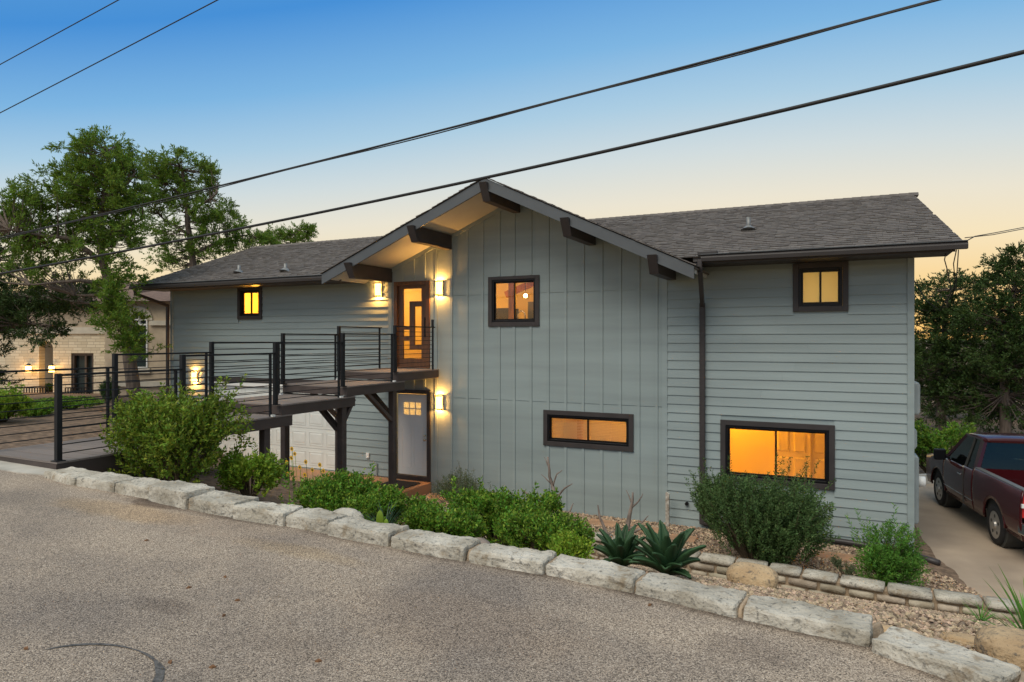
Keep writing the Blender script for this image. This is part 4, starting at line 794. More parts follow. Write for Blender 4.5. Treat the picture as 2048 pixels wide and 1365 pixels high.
# agaves: every leaf a part
def agave(base, n, L, label, seed, tilt=0):
    rs = random.Random(seed); o = thing('agave', base, label, 'agave'); b = Vector(base)
    for i in range(n):
        az = i * 2.399 + rs.uniform(-.2, .2); fr = i / n; el = R(86 - 56 * fr + rs.uniform(-6, 6)); l = L * rs.uniform(.85, 1.08) * (.72 + .38 * math.sin(math.pi * min(1, fr + .25))); w = L * .28 * rs.uniform(.9, 1.1)
        hd = Vector((math.cos(az), math.sin(az), 0)); sd_ = Vector((-math.sin(az), math.cos(az), 0)); m = MB(); K = 12; rows = []
        pos = b + hd * .03 + Vector((0, 0, .02)); e = el
        for k in range(K + 1):
            t = k / K; ww = w * (.62 + .9 * t - .35 * t * t) * (1 - t ** 2.6) + .002; cup = ww * .28; d = hd * math.cos(e) + Vector((0, 0, math.sin(e))); nn = -hd * math.sin(e) + Vector((0, 0, math.cos(e)))
            tooth = .008 * (k % 2) * (t > .25) * (t < .95)
            rows.append(len(m.v)); m.v += [tuple(pos - sd_ * (ww / 2 + tooth) + nn * cup), tuple(pos - sd_ * ww * .25 + nn * cup * .2), tuple(pos - nn * .012), tuple(pos + sd_ * ww * .25 + nn * cup * .2), tuple(pos + sd_ * (ww / 2 + tooth) + nn * cup)]
            pos = pos + d * l / K; e -= R(1.6 + 2.0 * fr)
        for a, c in zip(rows, rows[1:]):
            for j in range(4): m.f.append((a + j, a + j + 1, c + j + 1, c + j))
        q = m.obj('agave_leaf', LFM['agave'], o, smooth=True); s = q.modifiers.new('s', 'SOLIDIFY'); s.thickness = .012; s.offset = 0
    return o
agave(gpt(1335, 1140, 6.0) + Vector((0, 0, .02)), 28, .42, 'larger dark green agave with broad toothed leaves behind the block row', 4)
agave(gpt(1243, 1130, 6.3) + Vector((0, 0, .02)), 22, .36, 'smaller dark agave growing against the larger one', 9)
def spiky(name, base, n, L, w, label, cat, mat, seed, lean=(0, 0, 0), el=(20, 85)):
    rs = np.random.default_rng(seed); o = thing(name, base, label, cat); m = MB()
    for i in range(n):
        az = rs.uniform(0, 6.28); e = R(rs.uniform(*el)); l = L * rs.uniform(.7, 1.1); hd = np.array([math.cos(az), math.sin(az), 0]); sd_ = np.array([-math.sin(az), math.cos(az), 0]); p = np.array(base, float); rows = []
        for k in range(6):
            t = k / 5; ww = w * (1 - t ** 2) + .001; rows.append(len(m.v)); m.v += [tuple(p - sd_ * ww / 2), tuple(p + sd_ * ww / 2)]
            p = p + (hd * math.cos(e) + np.array([0, 0, math.sin(e)]) + np.array(lean)) * l / 5; e -= R(5)
        for a, c in zip(rows, rows[1:]): m.f.append((a, a + 1, c + 1, c))
    tag(m.obj('blades', mat, o), kind='stuff'); return o
spiky('yucca', gpt(770, 1040, 5.55), 60, .34, .012, 'blue green yucca clump behind the block row near the white boulder', 'yucca', LFM['yuc'], 3, el=(35, 88))
spiky('yucca', gpt(762, 1000, 8.2), 50, .42, .016, 'second yucca further back, before the last support post', 'yucca', LFM['yuc'], 8, el=(45, 88))
spiky('spiky_plant', gpt(2062, 1240, 5.6), 40, .52, .024, 'long bladed spiky plant by the pale yellow boulder at the drive end', 'plant', LFM['fern'], 5, el=(15, 75))
spiky('grass_tuft', gpt(1962, 1222, 6.6), 24, .20, .010, 'small grass tuft alone on the gravel', 'grass', LFM['fern'], 6)
cp = gpt(760, 1045, 5.05); cc = thing('prickly_pear', cp, 'small prickly pear pad poking up behind the block row', 'cactus')
for dx, dz, s in ((0, .13, 1.), (.07, .09, .7)):
    m = sphere((0, 0, 0), 1, 14); m.v = [(cp.x + dx + v[0] * .045 * s, cp.y + v[1] * .016, cp.z + dz + v[2] * .10 * s) for v in m.v]; m.obj('pad', LFM['lime'], cc, smooth=True)
# ------------------------------------------------------------------ trees
def tree(name, label, depth, trunk, crowns, mat, spread=1.6, r0=.22, r1=.03, limbs=(), leaf=(.105, .028), per=150, group=None, seed=0, csize=.34, dens=1.45):
    """trunk / limbs: photo points at the tree's own distance; crowns: ellipses (px,py,rx,ry,count,depth offset) filled with clumps that hang on real branches"""
    rs = np.random.default_rng(seed + 5); T = [atD(x, y, depth) for x, y in trunk]; base = T[0].copy(); base.z = min(T[0].z, gz(T[0].x, T[0].y)) - .1
    root = thing(name, base, label, 'tree', group); T[0] = base
    def smooth(pts, n=5):
        out = []
        for a, b in zip(pts, pts[1:]):
            for t in np.linspace(0, 1, n, endpoint=False): q = a.lerp(b, t); out.append(q + noise.noise_vector(q * 1.7) * .05)
        out.append(pts[-1]); return out
    TS = smooth(T); MB().tube(TS, list(np.linspace(r0, r1, len(TS))), 10).obj('trunk', M_BARK, root, smooth=True)
    skel = list(TS[len(TS) // 4:]); lm = MB()
    for l, dd in limbs:
        n = len(l); P = [atD(x, y, depth + dd * i / max(1, n - 1)) for i, (x, y) in enumerate(l)]; S = smooth(P, 4); MB().tube(S, list(np.linspace(r0 * .42, .02, len(S))), 7).obj('limb', M_BARK, root, smooth=True); skel += S
    SK = np.array([tuple(p) for p in skel]); fwd = np.array([-ST, CT, 0]); LP, LD = [], []
    for cx, cy, rx, ry, cnt, dd in crowns:
        m_px = depth / F
        for i in range(int(cnt * dens)):
            a = rs.uniform(0, 6.283); rr = rs.random() ** .5; x, y = cx + rx * rr * math.cos(a), cy + ry * rr * math.sin(a)
            c = np.array(atD(x, y, depth)) + fwd * (dd + float(np.clip(rs.normal(0, .45), -.7, .7)) * spread * min(1, rx * m_px))
            dl = SK - c; dist = np.linalg.norm(dl * np.array([1, 1, 1.0]), axis=1) + np.maximum(0, SK[:, 2] - c[2]) * .7; j = int(np.argmin(dist)); s = SK[j]; v = c - s; L = np.linalg.norm(v)
            mid = s + v * .55 + np.array([0, 0, -.06 * L]) + rs.normal(0, .05, 3)
            lm.tube([s, s * .6 + mid * .4, mid, c + v / (L + .01) * .1], [min(.045, .012 + .016 * L), .010 + .010 * L, .010 + .004 * L, .004], 4, False)
            dirn = v / (L + 1e-6); sub = rs.integers(4, 8)
            for q in range(sub):
                d2 = dirn * .7 + rs.normal(0, .55, 3) + np.array([0, 0, .28]); d2 /= np.linalg.norm(d2); ln = csize * rs.uniform(.6, 1.35); n = int(per / 5.5); t = rs.uniform(.05, 1, n)[:, None]
                pp = c + d2 * ln * t + rs.normal(0, .045, (n, 3)) * (1.15 - t); LP.append(pp); e = d2 + rs.normal(0, .5, (n, 3)); LD.append(e)
    cr = tag(lm.obj('branches', M_BARK, root), kind='stuff')
    P = np.concatenate(LP); D = np.concatenate(LD); n = len(P); leaves('crown', P, D, rs.uniform(.6, 1.3, n) * leaf[0], rs.uniform(.7, 1.3, n) * leaf[1], mat, root, .1); return root
tree('juniper_tree', 'tall leaning juniper with bare lower trunk between walkway and stone house', 19.0, [(278, 850), (268, 780), (258, 700), (245, 620), (222, 575), (206, 530), (200, 470), (207, 400), (215, 330), (218, 300)],
     [(205, 320, 62, 32, 34, 0), (165, 345, 60, 30, 22, .4), (130, 395, 62, 36, 30, -.3), (225, 385, 60, 40, 34, 0), (180, 430, 75, 36, 34, .5), (90, 430, 50, 36, 20, -.5), (240, 455, 50, 40, 22, 0), (60, 470, 70, 34, 26, .3), (150, 490, 85, 30, 24, 0), (20, 430, 40, 35, 16, -.6), (230, 545, 36, 34, 14, 0), (60, 540, 80, 24, 16, .2), (262, 635, 42, 40, 22, -.5), (245, 600, 26, 30, 10, -.4), (290, 690, 30, 26, 12, -.6), (205, 290, 30, 10, 8, 0), (255, 340, 25, 14, 8, 0)],
     LFM['jun'], 1.5, .20, .03, [([(206, 530), (150, 480), (80, 470), (20, 460)], -1.2), ([(205, 450), (150, 400), (100, 390)], .8), ([(207, 400), (260, 360), (270, 345)], .3), ([(202, 480), (250, 450), (285, 440)], .6), ([(222, 575), (160, 560), (60, 570)], -1), ([(245, 610), (200, 590), (150, 590)], .2)], seed=1)
tree('juniper_tree', 'slender two topped juniper rising behind the left roof end', 25.0, [(400, 640), (388, 545), (378, 470), (372, 400), (365, 340), (352, 318)],
     [(350, 335, 52, 26, 30, 0), (330, 370, 46, 30, 30, 0), (390, 360, 45, 34, 30, .3), (320, 410, 40, 24, 16, 0), (400, 420, 50, 34, 30, 0), (440, 450, 46, 30, 24, .4), (350, 460, 45, 22, 14, -.3), (410, 490, 44, 28, 20, 0), (470, 485, 46, 26, 22, .5), (510, 480, 30, 18, 12, .5), (330, 510, 36, 26, 12, 0), (370, 530, 40, 22, 10, 0)],
     LFM['jun'], 1.3, .15, .025, [([(378, 470), (330, 440), (310, 420)], .4), ([(374, 430), (420, 400), (435, 385)], -.3), ([(384, 510), (440, 480), (500, 470)], .5), ([(372, 400), (335, 370)], 0)], seed=2)
tree('juniper_tree', 'small sparse treetop just showing above the left ridge', 31.0, [(575, 640), (580, 520), (590, 470), (600, 455)], [(560, 475, 26, 14, 14, 0), (605, 468, 20, 18, 16, 0), (580, 480, 30, 14, 10, 0)], LFM['jun'], 1, .08, .02, seed=3)
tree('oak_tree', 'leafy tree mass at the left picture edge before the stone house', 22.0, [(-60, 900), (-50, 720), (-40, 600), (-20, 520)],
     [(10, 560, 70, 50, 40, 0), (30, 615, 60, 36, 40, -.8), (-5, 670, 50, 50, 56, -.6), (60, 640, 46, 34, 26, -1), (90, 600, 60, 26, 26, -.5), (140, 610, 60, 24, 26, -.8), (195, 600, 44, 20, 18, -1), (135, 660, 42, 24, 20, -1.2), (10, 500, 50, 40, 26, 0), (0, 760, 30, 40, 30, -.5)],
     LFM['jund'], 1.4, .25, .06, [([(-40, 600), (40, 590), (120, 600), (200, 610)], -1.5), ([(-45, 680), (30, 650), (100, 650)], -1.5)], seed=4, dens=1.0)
for i, (lab, D, tr, cr, nt_) in enumerate((
    ('dense dark juniper right beside the end wall, behind the drive', 29., [(1880, 900), (1885, 760), (1890, 640), (1900, 580)], [(1880, 600, 60, 34, 40, 0), (1850, 660, 50, 60, 46, 0), (1900, 680, 70, 60, 70, -.5), (1860, 740, 60, 50, 56, 0), (1920, 770, 70, 50, 56, -.6), (1870, 800, 50, 40, 30, .3), (1925, 570, 34, 22, 16, 0)], 0),
    ('tallest dark juniper at the right edge above the truck', 27., [(2010, 900), (2010, 760), (2020, 620), (2040, 530)], [(2030, 540, 34, 34, 26, 0), (2010, 590, 60, 36, 44, 0), (2040, 640, 60, 50, 56, -.5), (1980, 650, 50, 46, 44, 0), (2000, 720, 70, 50, 66, -.4), (2050, 740, 60, 60, 50, 0), (1980, 800, 70, 46, 46, .4), (2060, 560, 40, 60, 36, 0), (2050, 820, 60, 50, 36, 0)], 0),
    ('darker juniper filling the gap behind the two others', 34., [(1945, 900), (1945, 760), (1950, 640)], [(1945, 640, 70, 40, 50, 0), (1900, 740, 90, 60, 70, 0), (1980, 740, 90, 60, 70, 0), (1850, 760, 60, 70, 50, 0), (1960, 830, 110, 40, 50, 0), (2080, 700, 70, 90, 50, 0)], 0))):
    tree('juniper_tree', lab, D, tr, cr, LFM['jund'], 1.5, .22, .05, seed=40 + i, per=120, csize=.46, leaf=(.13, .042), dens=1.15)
for i, (px, V, lab) in enumerate(((1862, 23.5, 'sunlit green shrub behind the curb at the end of the drive'), (1905, 25.5, 'leafy shrub in the shade before the dark junipers'))):
    p = onV(px, 900, V); shrub('hillside_shrub', Vector((p.x, V, -.6)), .9, .7, 1.3, lab, 'shrub', LFM['sage'], 260, 20, .09, .05, .3, .6, 6, 60 + i)
cb = MB().hexa([(1.0, 20.5, -.8), (3.4, 22.3, -.8), (3.4, 22.5, -.8), (1.0, 20.75, -.8)], [(1.0, 20.5, -.26), (3.4, 22.3, -.26), (3.4, 22.5, -.26), (1.0, 20.75, -.26)]).obj('curb_wall', M_CONCP, bevel=.015); tag(cb, 'low concrete curb wall across the end of the drive', 'curb')
fp = MB().box(1.62, 1.68, 20.9, 20.96, -.8, 1.05).obj('fence_post', M_RAIL); tag(fp, 'thin black fence post behind the electric panel cabinet', 'post')
# ------------------------------------------------------------------ neighbour's stone house
ND = 27.0; nk = ND / F; NC = atD(200, 830, ND); NZ0 = .2
NB = thing('stone_house', (NC.x, NC.y, NZ0), "neighbour's cream limestone house with arched porch and tiled hip roof", 'house', rz=TH)
def lx(px): return (px - 200) * nk
def lz(py): return ZC + (YH - py) * nk - NZ0
def stonemat():
    m = bpy.data.materials.new('coursed_limestone'); m.use_nodes = True; t = m.node_tree; b = t.nodes['Principled BSDF']; L = t.links.new
    tc = t.nodes.new('ShaderNodeTexCoord'); mp = t.nodes.new('ShaderNodeMapping'); mp.inputs['Rotation'].default_value = (R(90), 0, 0); L(tc.outputs['Object'], mp.inputs[0]); br = t.nodes.new('ShaderNodeTexBrick'); L(mp.outputs[0], br.inputs[0])
    br.inputs['Color1'].default_value = (.74, .65, .48, 1); br.inputs['Color2'].default_value = (.58, .49, .34, 1); br.inputs['Mortar'].default_value = (.46, .38, .27, 1); br.inputs['Scale'].default_value = 1; br.inputs['Brick Width'].default_value = .36; br.inputs['Row Height'].default_value = .115; br.offset_frequency = 2; br.squash = .7; br.squash_frequency = 3; br.inputs['Mortar Size'].default_value = .008; br.inputs['Bias'].default_value = -.2
    L(br.outputs[0], b.inputs['Base Color']); b.inputs['Roughness'].default_value = .9; bp = t.nodes.new('ShaderNodeBump'); bp.inputs['Strength'].default_value = .6; bp.inputs['Distance'].default_value = .02; bp.invert = True; L(br.outputs['Fac'], bp.inputs['Height']); L(bp.outputs[0], b.inputs['Normal']); return m
M_NST = stonemat(); M_STUC = pm('stucco', (.52, .42, .30), .9, .12, 3, .3, 60); M_BAND = pm('cast_stone_band', (.58, .53, .43), .8, .08, 4); M_TILE = pm('clay_roof_tile', (.17, .105, .075), .85, .3, 5, .4, 20, stretch=(3, 1, 1)); M_DARK = pm('dark_interior', (.02, .016, .012), .8); M_NWIN = pm('dark_window_glass', (.035, .05, .05), .08, .3, 1)
def nobj(mb, name, mat, parent=NB, **k):
    o = bpy.data.objects.new(name, mb.mesh(name, mat)); col.objects.link(o); o.parent = parent; return o
def nhole(mb, x0, x1, z0, z1, holes, y0, y1): add_wall(mb, x0, x1, z0, z1, holes, y0, y1)
arch = (lx(78), lx(106), 0, lz(697)); dw = (lx(142), lx(187), lz(806), lz(707))
m = MB(); nhole(m, lx(-40), lx(237), -.6, lz(668), [arch[:3] + (lz(683),), dw], 0, .35)
xc, ar = (arch[0] + arch[1]) / 2, (arch[1] - arch[0]) / 2; n = 10          # spandrels fill the arch head
for s in (-1, 1):
    for i in range(n):
        a, b = math.pi / 2 * i / n, math.pi / 2 * (i + 1) / n; x_a, x_b = xc + s * ar * math.cos(a), xc + s * ar * math.cos(b); za, zb = lz(697) + (lz(683) - lz(697)) * math.sin(a), lz(697) + (lz(683) - lz(697)) * math.sin(b)
        q = [(x_a, 0, za), (x_b, 0, zb), (x_b, 0, lz(683) + .001), (x_a, 0, lz(683) + .001)]; m.poly(q, (0, .35, 0))
nobj(m, 'stone_wall', M_NST)
nobj(MB().box(lx(-40), lx(237), -.06, .40, lz(668), lz(655)), 'cornice_band', M_BAND); nobj(MB().box(lx(-40), lx(237), .02, .36, lz(655), lz(612)), 'upper_wall', M_STUC)
m = MB(); wn = (lx(286), lx(320), lz(735), lz(640)); nhole(m, lx(237), lx(430), -.6, lz(604), [(wn[0], wn[1], wn[2], lz(622))], -.9, -.6); m.box(lx(237), lx(237) + .25, -.6, .02, -.6, lz(604)); sw = nobj(m, 'stucco_wall', M_STUC)
aw = nobj(frame(MB(), wn[0], wn[1], wn[2], lz(640), .05, -.94, -.7).box(wn[0] + .05, wn[1] - .05, -.93, -.72, lz(652), lz(649)).box((wn[0] + wn[1]) / 2 - .015, (wn[0] + wn[1]) / 2 + .015, -.92, -.72, lz(649), lz(623)), 'arched_window', M_WHITE)
nobj(MB().box(wn[0], wn[1], -.80, -.78, wn[2], lz(622)), 'pane', M_NWIN, aw); nobj(MB().box(wn[0] - .12, wn[1] + .12, -1.0, -.89, lz(744), lz(735)), 'sill', M_BAND, aw)
m = MB(); xc2 = (wn[0] + wn[1]) / 2
for i in range(14):
    a, b = math.pi * i / 14, math.pi * (i + 1) / 14; r1, r2 = (wn[1] - wn[0]) / 2 - .03, (wn[1] - wn[0]) / 2 + .2; zz = lz(642)
    m.poly([(xc2 + r1 * math.cos(a), -.96, zz + r1 * math.sin(a)), (xc2 + r2 * math.cos(a), -.96, zz + r2 * math.sin(a)), (xc2 + r2 * math.cos(b), -.96, zz + r2 * math.sin(b)), (xc2 + r1 * math.cos(b), -.96, zz + r1 * math.sin(b))], (0, .08, 0))
nobj(m, 'arch_surround', M_BAND, aw)
nobj(MB().box(lx(237), lx(430), -1.0, -.88, lz(770), lz(760)), 'string_course', M_BAND); nobj(MB().box(lx(325), lx(430), -1.0, -.88, lz(652), lz(643)), 'string_course', M_BAND)
wd = nobj(frame(MB(), dw[0], dw[1], dw[2], dw[3], .09, .06, .2).box(dw[0] + .5, dw[0] + .57, .08, .18, dw[2] + .09, dw[3] - .09), 'entry_window', pm('brown_window_frame', (.10, .07, .05), .5)); nobj(MB().box(dw[0], dw[1], .22, .24, dw[2], dw[3]), 'pane', M_NWIN, wd)
nobj(MB().box(lx(-40), lx(237), 2.2, 2.3, -.6, lz(655)), 'porch_back_wall', M_STUC)
m = MB(); E1, E2 = lz(610), lz(568)
m.v = [(lx(-60), -.4, E1), (lx(245), -.4, E1), (lx(245), 9, E1), (lx(-60), 9, E1), (lx(60), 3.8, E2 + .4), (lx(215), 3.8, E2 + .4)]; m.f = [(0, 1, 5, 4), (1, 2, 5), (2, 3, 4, 5), (3, 0, 4), (0, 3, 2, 1)]; nobj(m, 'tiled_roof', M_TILE)
m = MB(); m.v = [(lx(225), -1.3, lz(606)), (lx(450), -1.3, lz(606)), (lx(450), 9, lz(606)), (lx(225), 9, lz(606)), (lx(290), 3.2, lz(560)), (lx(430), 3.2, lz(560))]; m.f = [(0, 1, 5, 4), (1, 2, 5), (2, 3, 4, 5), (3, 0, 4), (0, 3, 2, 1)]; nobj(m, 'tiled_roof', M_TILE)
for a, b in ((58, 106), (140, 188)):
    f_ = nobj(MB().box(lx(a), lx(b), -.30, -.26, lz(776), lz(774)).box(lx(a), lx(b), -.30, -.26, lz(806), lz(804)), 'iron_railing', M_BLACK); n = int((b - a) / 5)
    for i in range(n + 1): x = lx(a + (b - a) * i / n); nobj(MB().box(x - .015, x + .015, -.295, -.265, lz(808), lz(776)), 'baluster', M_BLACK, f_)
M_NL = emat('neighbour_lamp_glass', (1, .62, .2), 7)
for px in (63, 109):
    r_ = thing('porch_lamp', NB.matrix_basis @ Vector((lx(px), -.02, lz(738))), ['lit porch lamp left of the neighbour arch, half hidden in the tree', 'lit porch lamp between the neighbour arch and its dark window'][px > 80], 'lamp', rz=TH)
    for nm, mbx, mt in (('lantern_glass', MB().box(-.07, .07, -.22, -.08, -.12, .12), M_NL), ('lantern_cap', MB().hexa([(-.10, -.25, .12), (.10, -.25, .12), (.10, -.05, .12), (-.10, -.05, .12)], [(-.02, -.17, .22), (.02, -.17, .22), (.02, -.13, .22), (-.02, -.13, .22)]), M_BLACK), ('bracket', MB().box(-.03, .03, -.08, .03, -.04, .04), M_BLACK)):
        o = bpy.data.objects.new(nm, mbx.mesh(nm, mt)); col.objects.link(o); o.parent = r_
    l = bpy.data.lights.new('bulb', 'POINT'); l.energy = 13; l.color = (1, .50, .13); l.shadow_soft_size = .08; lo_ = bpy.data.objects.new('bulb', l); col.objects.link(lo_); lo_.parent = r_; lo_.location = (0, -.34, 0)
# ------------------------------------------------------------------ pickup truck
TR_A = R(10.0); TX = thing('pickup_truck', (3.60, 15.78, -.497), 'maroon regular cab pickup truck parked on the drive, seen from behind its left side', 'truck', rz=TR_A)
M_PAINT = pm('maroon_car_paint', (.056, .0055, .0075), .22, .1, 2, coat=.45, spec=.25); M_TGL = glassmat('tinted_car_glass', (.30, .38, .33), .9, .01); M_TYRE = pm('tyre_rubber', (.014, .014, .015), .85, .2, 8, .3, 60); M_RIM = pm('silver_wheel_cover', (.42, .40, .37), .35, .08, 4, metal=.6); M_CHRM = pm('chrome_bumper', (.7, .7, .7), .18, metal=1); M_TAIL = emat('red_tail_lamp', (.45, .012, .010), .15); M_CAB = pm('cab_interior', (.05, .05, .045), .8)
def tobj(mb, name, mat, parent=TX, smooth=False, bevel=0.):
    o = bpy.data.objects.new(name, mb.mesh(name, mat, (0, 0, 0), smooth)); col.objects.link(o); o.parent = parent
    if bevel: b = o.modifiers.new('b', 'BEVEL'); b.width = bevel; b.segments = 3; b.limit_method = 'ANGLE'
    return o
def arc(yc, r, a0, a1, n=14): return [(yc + r * math.cos(R(a0 + (a1 - a0) * i / n)), .39 + r * math.sin(R(a0 + (a1 - a0) * i / n))) for i in range(n + 1)]
def side_panel(prof, x_in, bulge):     # strip between lower edge and upper edge, curved outwards
    m = MB(); lo, hi = prof; K = 6; rows = []
    for (ya, za), (yb, zb) in zip(lo, hi):
        rows.append(len(m.v))
        for k in range(K + 1): t = k / K; z = za + (zb - za) * t; y = ya + (yb - ya) * t; zz = (z - .35) / .9; m.v.append((x_in - bulge * (1 - ((zz - .55) / .62) ** 2), y, z))
    for a, b in zip(rows, rows[1:]):
        for k in range(K): m.f.append((a + k, a + k + 1, b + k + 1, b + k))
    return m
def lower(y): 
    for yc in (0., 3.2):
        if abs(y - yc) < .50: return .39 + math.sqrt(max(0, .50 ** 2 - (y - yc) ** 2)) * .96
    return .40
def mirror(m): 
    q = MB(); q.v = [(-x, y, z) for x, y, z in m.v]; q.f = [tuple(reversed(f)) for f in m.f]; return q
beds = list(np.linspace(-1.18, 1.02, 48)); cabs = list(np.linspace(1.045, 2.78, 30)); fend = list(np.linspace(2.79, 4.02, 40))
for ys, topf, nm in ((beds, lambda y: 1.27, 'bed_side'), (cabs, lambda y: 1.20 + .02 * (y < 1.6), 'door'), (fend, lambda y: 1.20 - .13 * ((y - 2.79) / 1.2) ** 2, 'fender')):
    m = side_panel(([(y, lower(y)) for y in ys], [(y, topf(y)) for y in ys]), -.925, .065)
    for mm in (m, mirror(m)):
        o = tobj(mm, nm, M_PAINT, smooth=True); s = o.modifiers.new('s', 'SOLIDIFY'); s.thickness = .03; s.offset = 0
        if nm == 'door':
            sx = -1 if mm is m else 1
            tobj(MB().box(sx * 1.002 - .012, sx * 1.002 + .012, 1.66, 1.86, 1.00, 1.04), 'handle', M_CHRM, o, bevel=.008); tobj(MB().box(sx * .985 - .012, sx * .985 + .012, 1.05, 2.77, .585, .60), 'side_moulding', M_CHRM, o)
            tobj(MB().box(sx * 1.0 - .012, sx * .99 + .006, 1.525, 1.533, .45, 1.19), 'shut_line', M_CAB, o)
for yc in (0., 3.2):   # dark wheel housings and arch lips
    for sx in (-1, 1):
        tobj(MB().tube([(sx * .60, yc, .45), (sx * .92, yc, .45)], .50, 22), 'wheel_housing', M_CAB)
        m = MB(); P = arc(yc, .505, 6, 174, 18); m.tube([(sx * .982, y, z) for y, z in P], .018, 6); tobj(m, 'arch_lip', M_PAINT, smooth=True)
tobj(MB().box(-.90, .90, -1.16, 1.02, .62, .68), 'bed_floor', M_CAB); tobj(MB().box(-.90, .90, .99, 1.03, .6, 1.27), 'bed_front_wall', M_PAINT)
for sx in (-1, 1): tobj(MB().box(min(sx * .955, sx * .845), max(sx * .955, sx * .845), -1.17, 1.02, 1.262, 1.292), 'bed_rail_cap', pm('grey_bed_rail', (.13, .13, .125), .5), bevel=.01); tobj(MB().box(min(sx * .90, sx * .84), max(sx * .90, sx * .84), -1.14, 1.0, .66, 1.26), 'bed_inner_wall', M_CAB)
tg = tobj(MB().box(-.76, .76, -1.21, -1.15, .63, 1.265), 'tailgate', M_PAINT, bevel=.02); tobj(MB().box(-.12, .12, -1.225, -1.205, 1.08, 1.14), 'handle', M_CAB, tg)
for sx in (-1, 1):
    t_ = tobj(MB().hexa([(sx * .76, -1.215, .80), (sx * .985, -1.16, .80), (sx * .985, -1.0, .80), (sx * .76, -1.0, .80)], [(sx * .76, -1.215, 1.25), (sx * .96, -1.17, 1.25), (sx * .96, -1.02, 1.25), (sx * .76, -1.02, 1.25)]), 'tail_lamp', M_TAIL, bevel=.015)
    tobj(MB().box(min(sx * .77, sx * .992), max(sx * .77, sx * .992), -1.222, -1.04, .985, 1.05), 'reversing_lens', M_WHITE, t_)
tobj(MB().hexa([(-.98, -1.40, .50), (.98, -1.40, .50), (1.0, -1.05, .50), (-1.0, -1.05, .50)], [(-.96, -1.38, .72), (.96, -1.38, .72), (1.0, -1.05, .72), (-1.0, -1.05, .72)]), 'rear_bumper', M_CHRM, bevel=.03)
tobj(MB().box(-.97, .97, 3.98, 4.16, .45, .75), 'front_bumper', M_CHRM, bevel=.04); tobj(MB().box(-.93, .93, 3.9, 4.04, .75, 1.08), 'grille', M_CHRM, bevel=.03)
m = MB(); rows = []
for y, z, hw in ((2.72, 1.215, .92), (3.1, 1.20, .92), (3.5, 1.165, .91), (3.85, 1.11, .89), (4.02, 1.02, .87)):
    rows.append(len(m.v)); m.v += [(x * hw, y, z + .05 * (1 - abs(x) ** 2.5) - .015) for x in (-1, -.8, -.4, 0, .4, .8, 1)]
for a, b in zip(rows, rows[1:]):
    for k in range(6): m.f.append((a + k, a + k + 1, b + k + 1, b + k))
tobj(m, 'hood', M_PAINT, smooth=True)
# cab: roof on pillars with real glass
def W(y0, z): return .93 - .20 * max(0, (z - 1.2) / .65)
rz_, bz = 1.86, 1.20; Rr, Rf, Bf, Bb = 1.18, 2.05, 2.78, 1.05
m = MB(); rows = []
for y, dz in ((1.14, -.045), (1.22, -.01), (1.6, .02), (1.95, .005), (2.08, -.035)):
    rows.append(len(m.v)); m.v += [(x * .735, y, rz_ + dz - .035 * abs(x) ** 3) for x in (-1, -.85, -.5, 0, .5, .85, 1)]
for a, b in zip(rows, rows[1:]):
    for k in range(6): m.f.append((a + k, b + k, b + k + 1, a + k + 1))
o = tobj(m, 'cab_roof', M_PAINT, smooth=True); s = o.modifiers.new('s', 'SOLIDIFY'); s.thickness = .04
for sx in (-1, 1):
    tobj(MB().bar((sx * .92, Bf, bz), (sx * .725, 2.08, 1.825), .05, .07), 'windscreen_pillar', M_PAINT); tobj(MB().hexa([(sx * .93, 1.05, bz), (sx * .93, 1.20, bz), (sx * .86, 1.22, bz), (sx * .86, 1.05, bz)], [(sx * .735, 1.14, 1.83), (sx * .735, 1.34, 1.83), (sx * .68, 1.34, 1.83), (sx * .68, 1.14, 1.83)]), 'rear_pillar', M_PAINT)
    tobj(MB().bar((sx * .925, 1.62, bz), (sx * .735, 1.60, 1.83), .04, .05), 'centre_pillar', M_CAB); tobj(MB().bar((sx * .735, 1.14, 1.835), (sx * .735, 2.08, 1.828), .05, .04), 'roof_rail', M_PAINT)
    for ya, yb, yc_, yd in ((1.21, 1.59, 1.59, 1.35), (1.65, 2.72, 2.05, 1.63)):
        q = [(sx * .92, ya, bz), (sx * .92, yb, bz), (sx * .742, yc_, 1.80), (sx * .742, yd, 1.80)]; tobj(MB().poly(q, (-sx * .006, 0, 0)), 'side_window', M_TGL)
    mr_ = tobj(MB().box(min(sx * 1.02, sx * 1.26), max(sx * 1.02, sx * 1.26), 2.50, 2.60, 1.17, 1.42), 'door_mirror', M_BLACK, bevel=.03); tobj(MB().bar((sx * .94, 2.56, 1.22), (sx * 1.05, 2.56, 1.25), .05, .05), 'mirror_arm', M_BLACK, mr_)
tobj(MB().poly([(-.84, 1.06, 1.24), (.84, 1.06, 1.24), (.69, 1.135, 1.79), (-.69, 1.135, 1.79)], (0, .006, 0)), 'rear_window', M_TGL); tobj(MB().poly([(-.90, 2.78, 1.23), (.90, 2.78, 1.23), (.70, 2.10, 1.81), (-.70, 2.10, 1.81)], (0, -.006, 0)), 'windscreen', M_TGL)
tobj(MB().hexa([(-.93, 1.03, 1.16), (.93, 1.03, 1.16), (.93, 1.08, 1.16), (-.93, 1.08, 1.16)], [(-.92, 1.03, 1.24), (.92, 1.03, 1.24), (.92, 1.08, 1.24), (-.92, 1.08, 1.24)]), 'cab_rear_panel', M_PAINT); tobj(MB().box(-.70, .70, 1.10, 1.13, 1.80, 1.84), 'brake_light_panel', M_PAINT)
tobj(MB().box(-.89, .89, 1.08, 3.9, .45, .62), 'chassis_floor', M_CAB); tobj(MB().box(-.88, .88, 2.55, 2.78, .62, 1.20), 'dashboard', M_CAB)
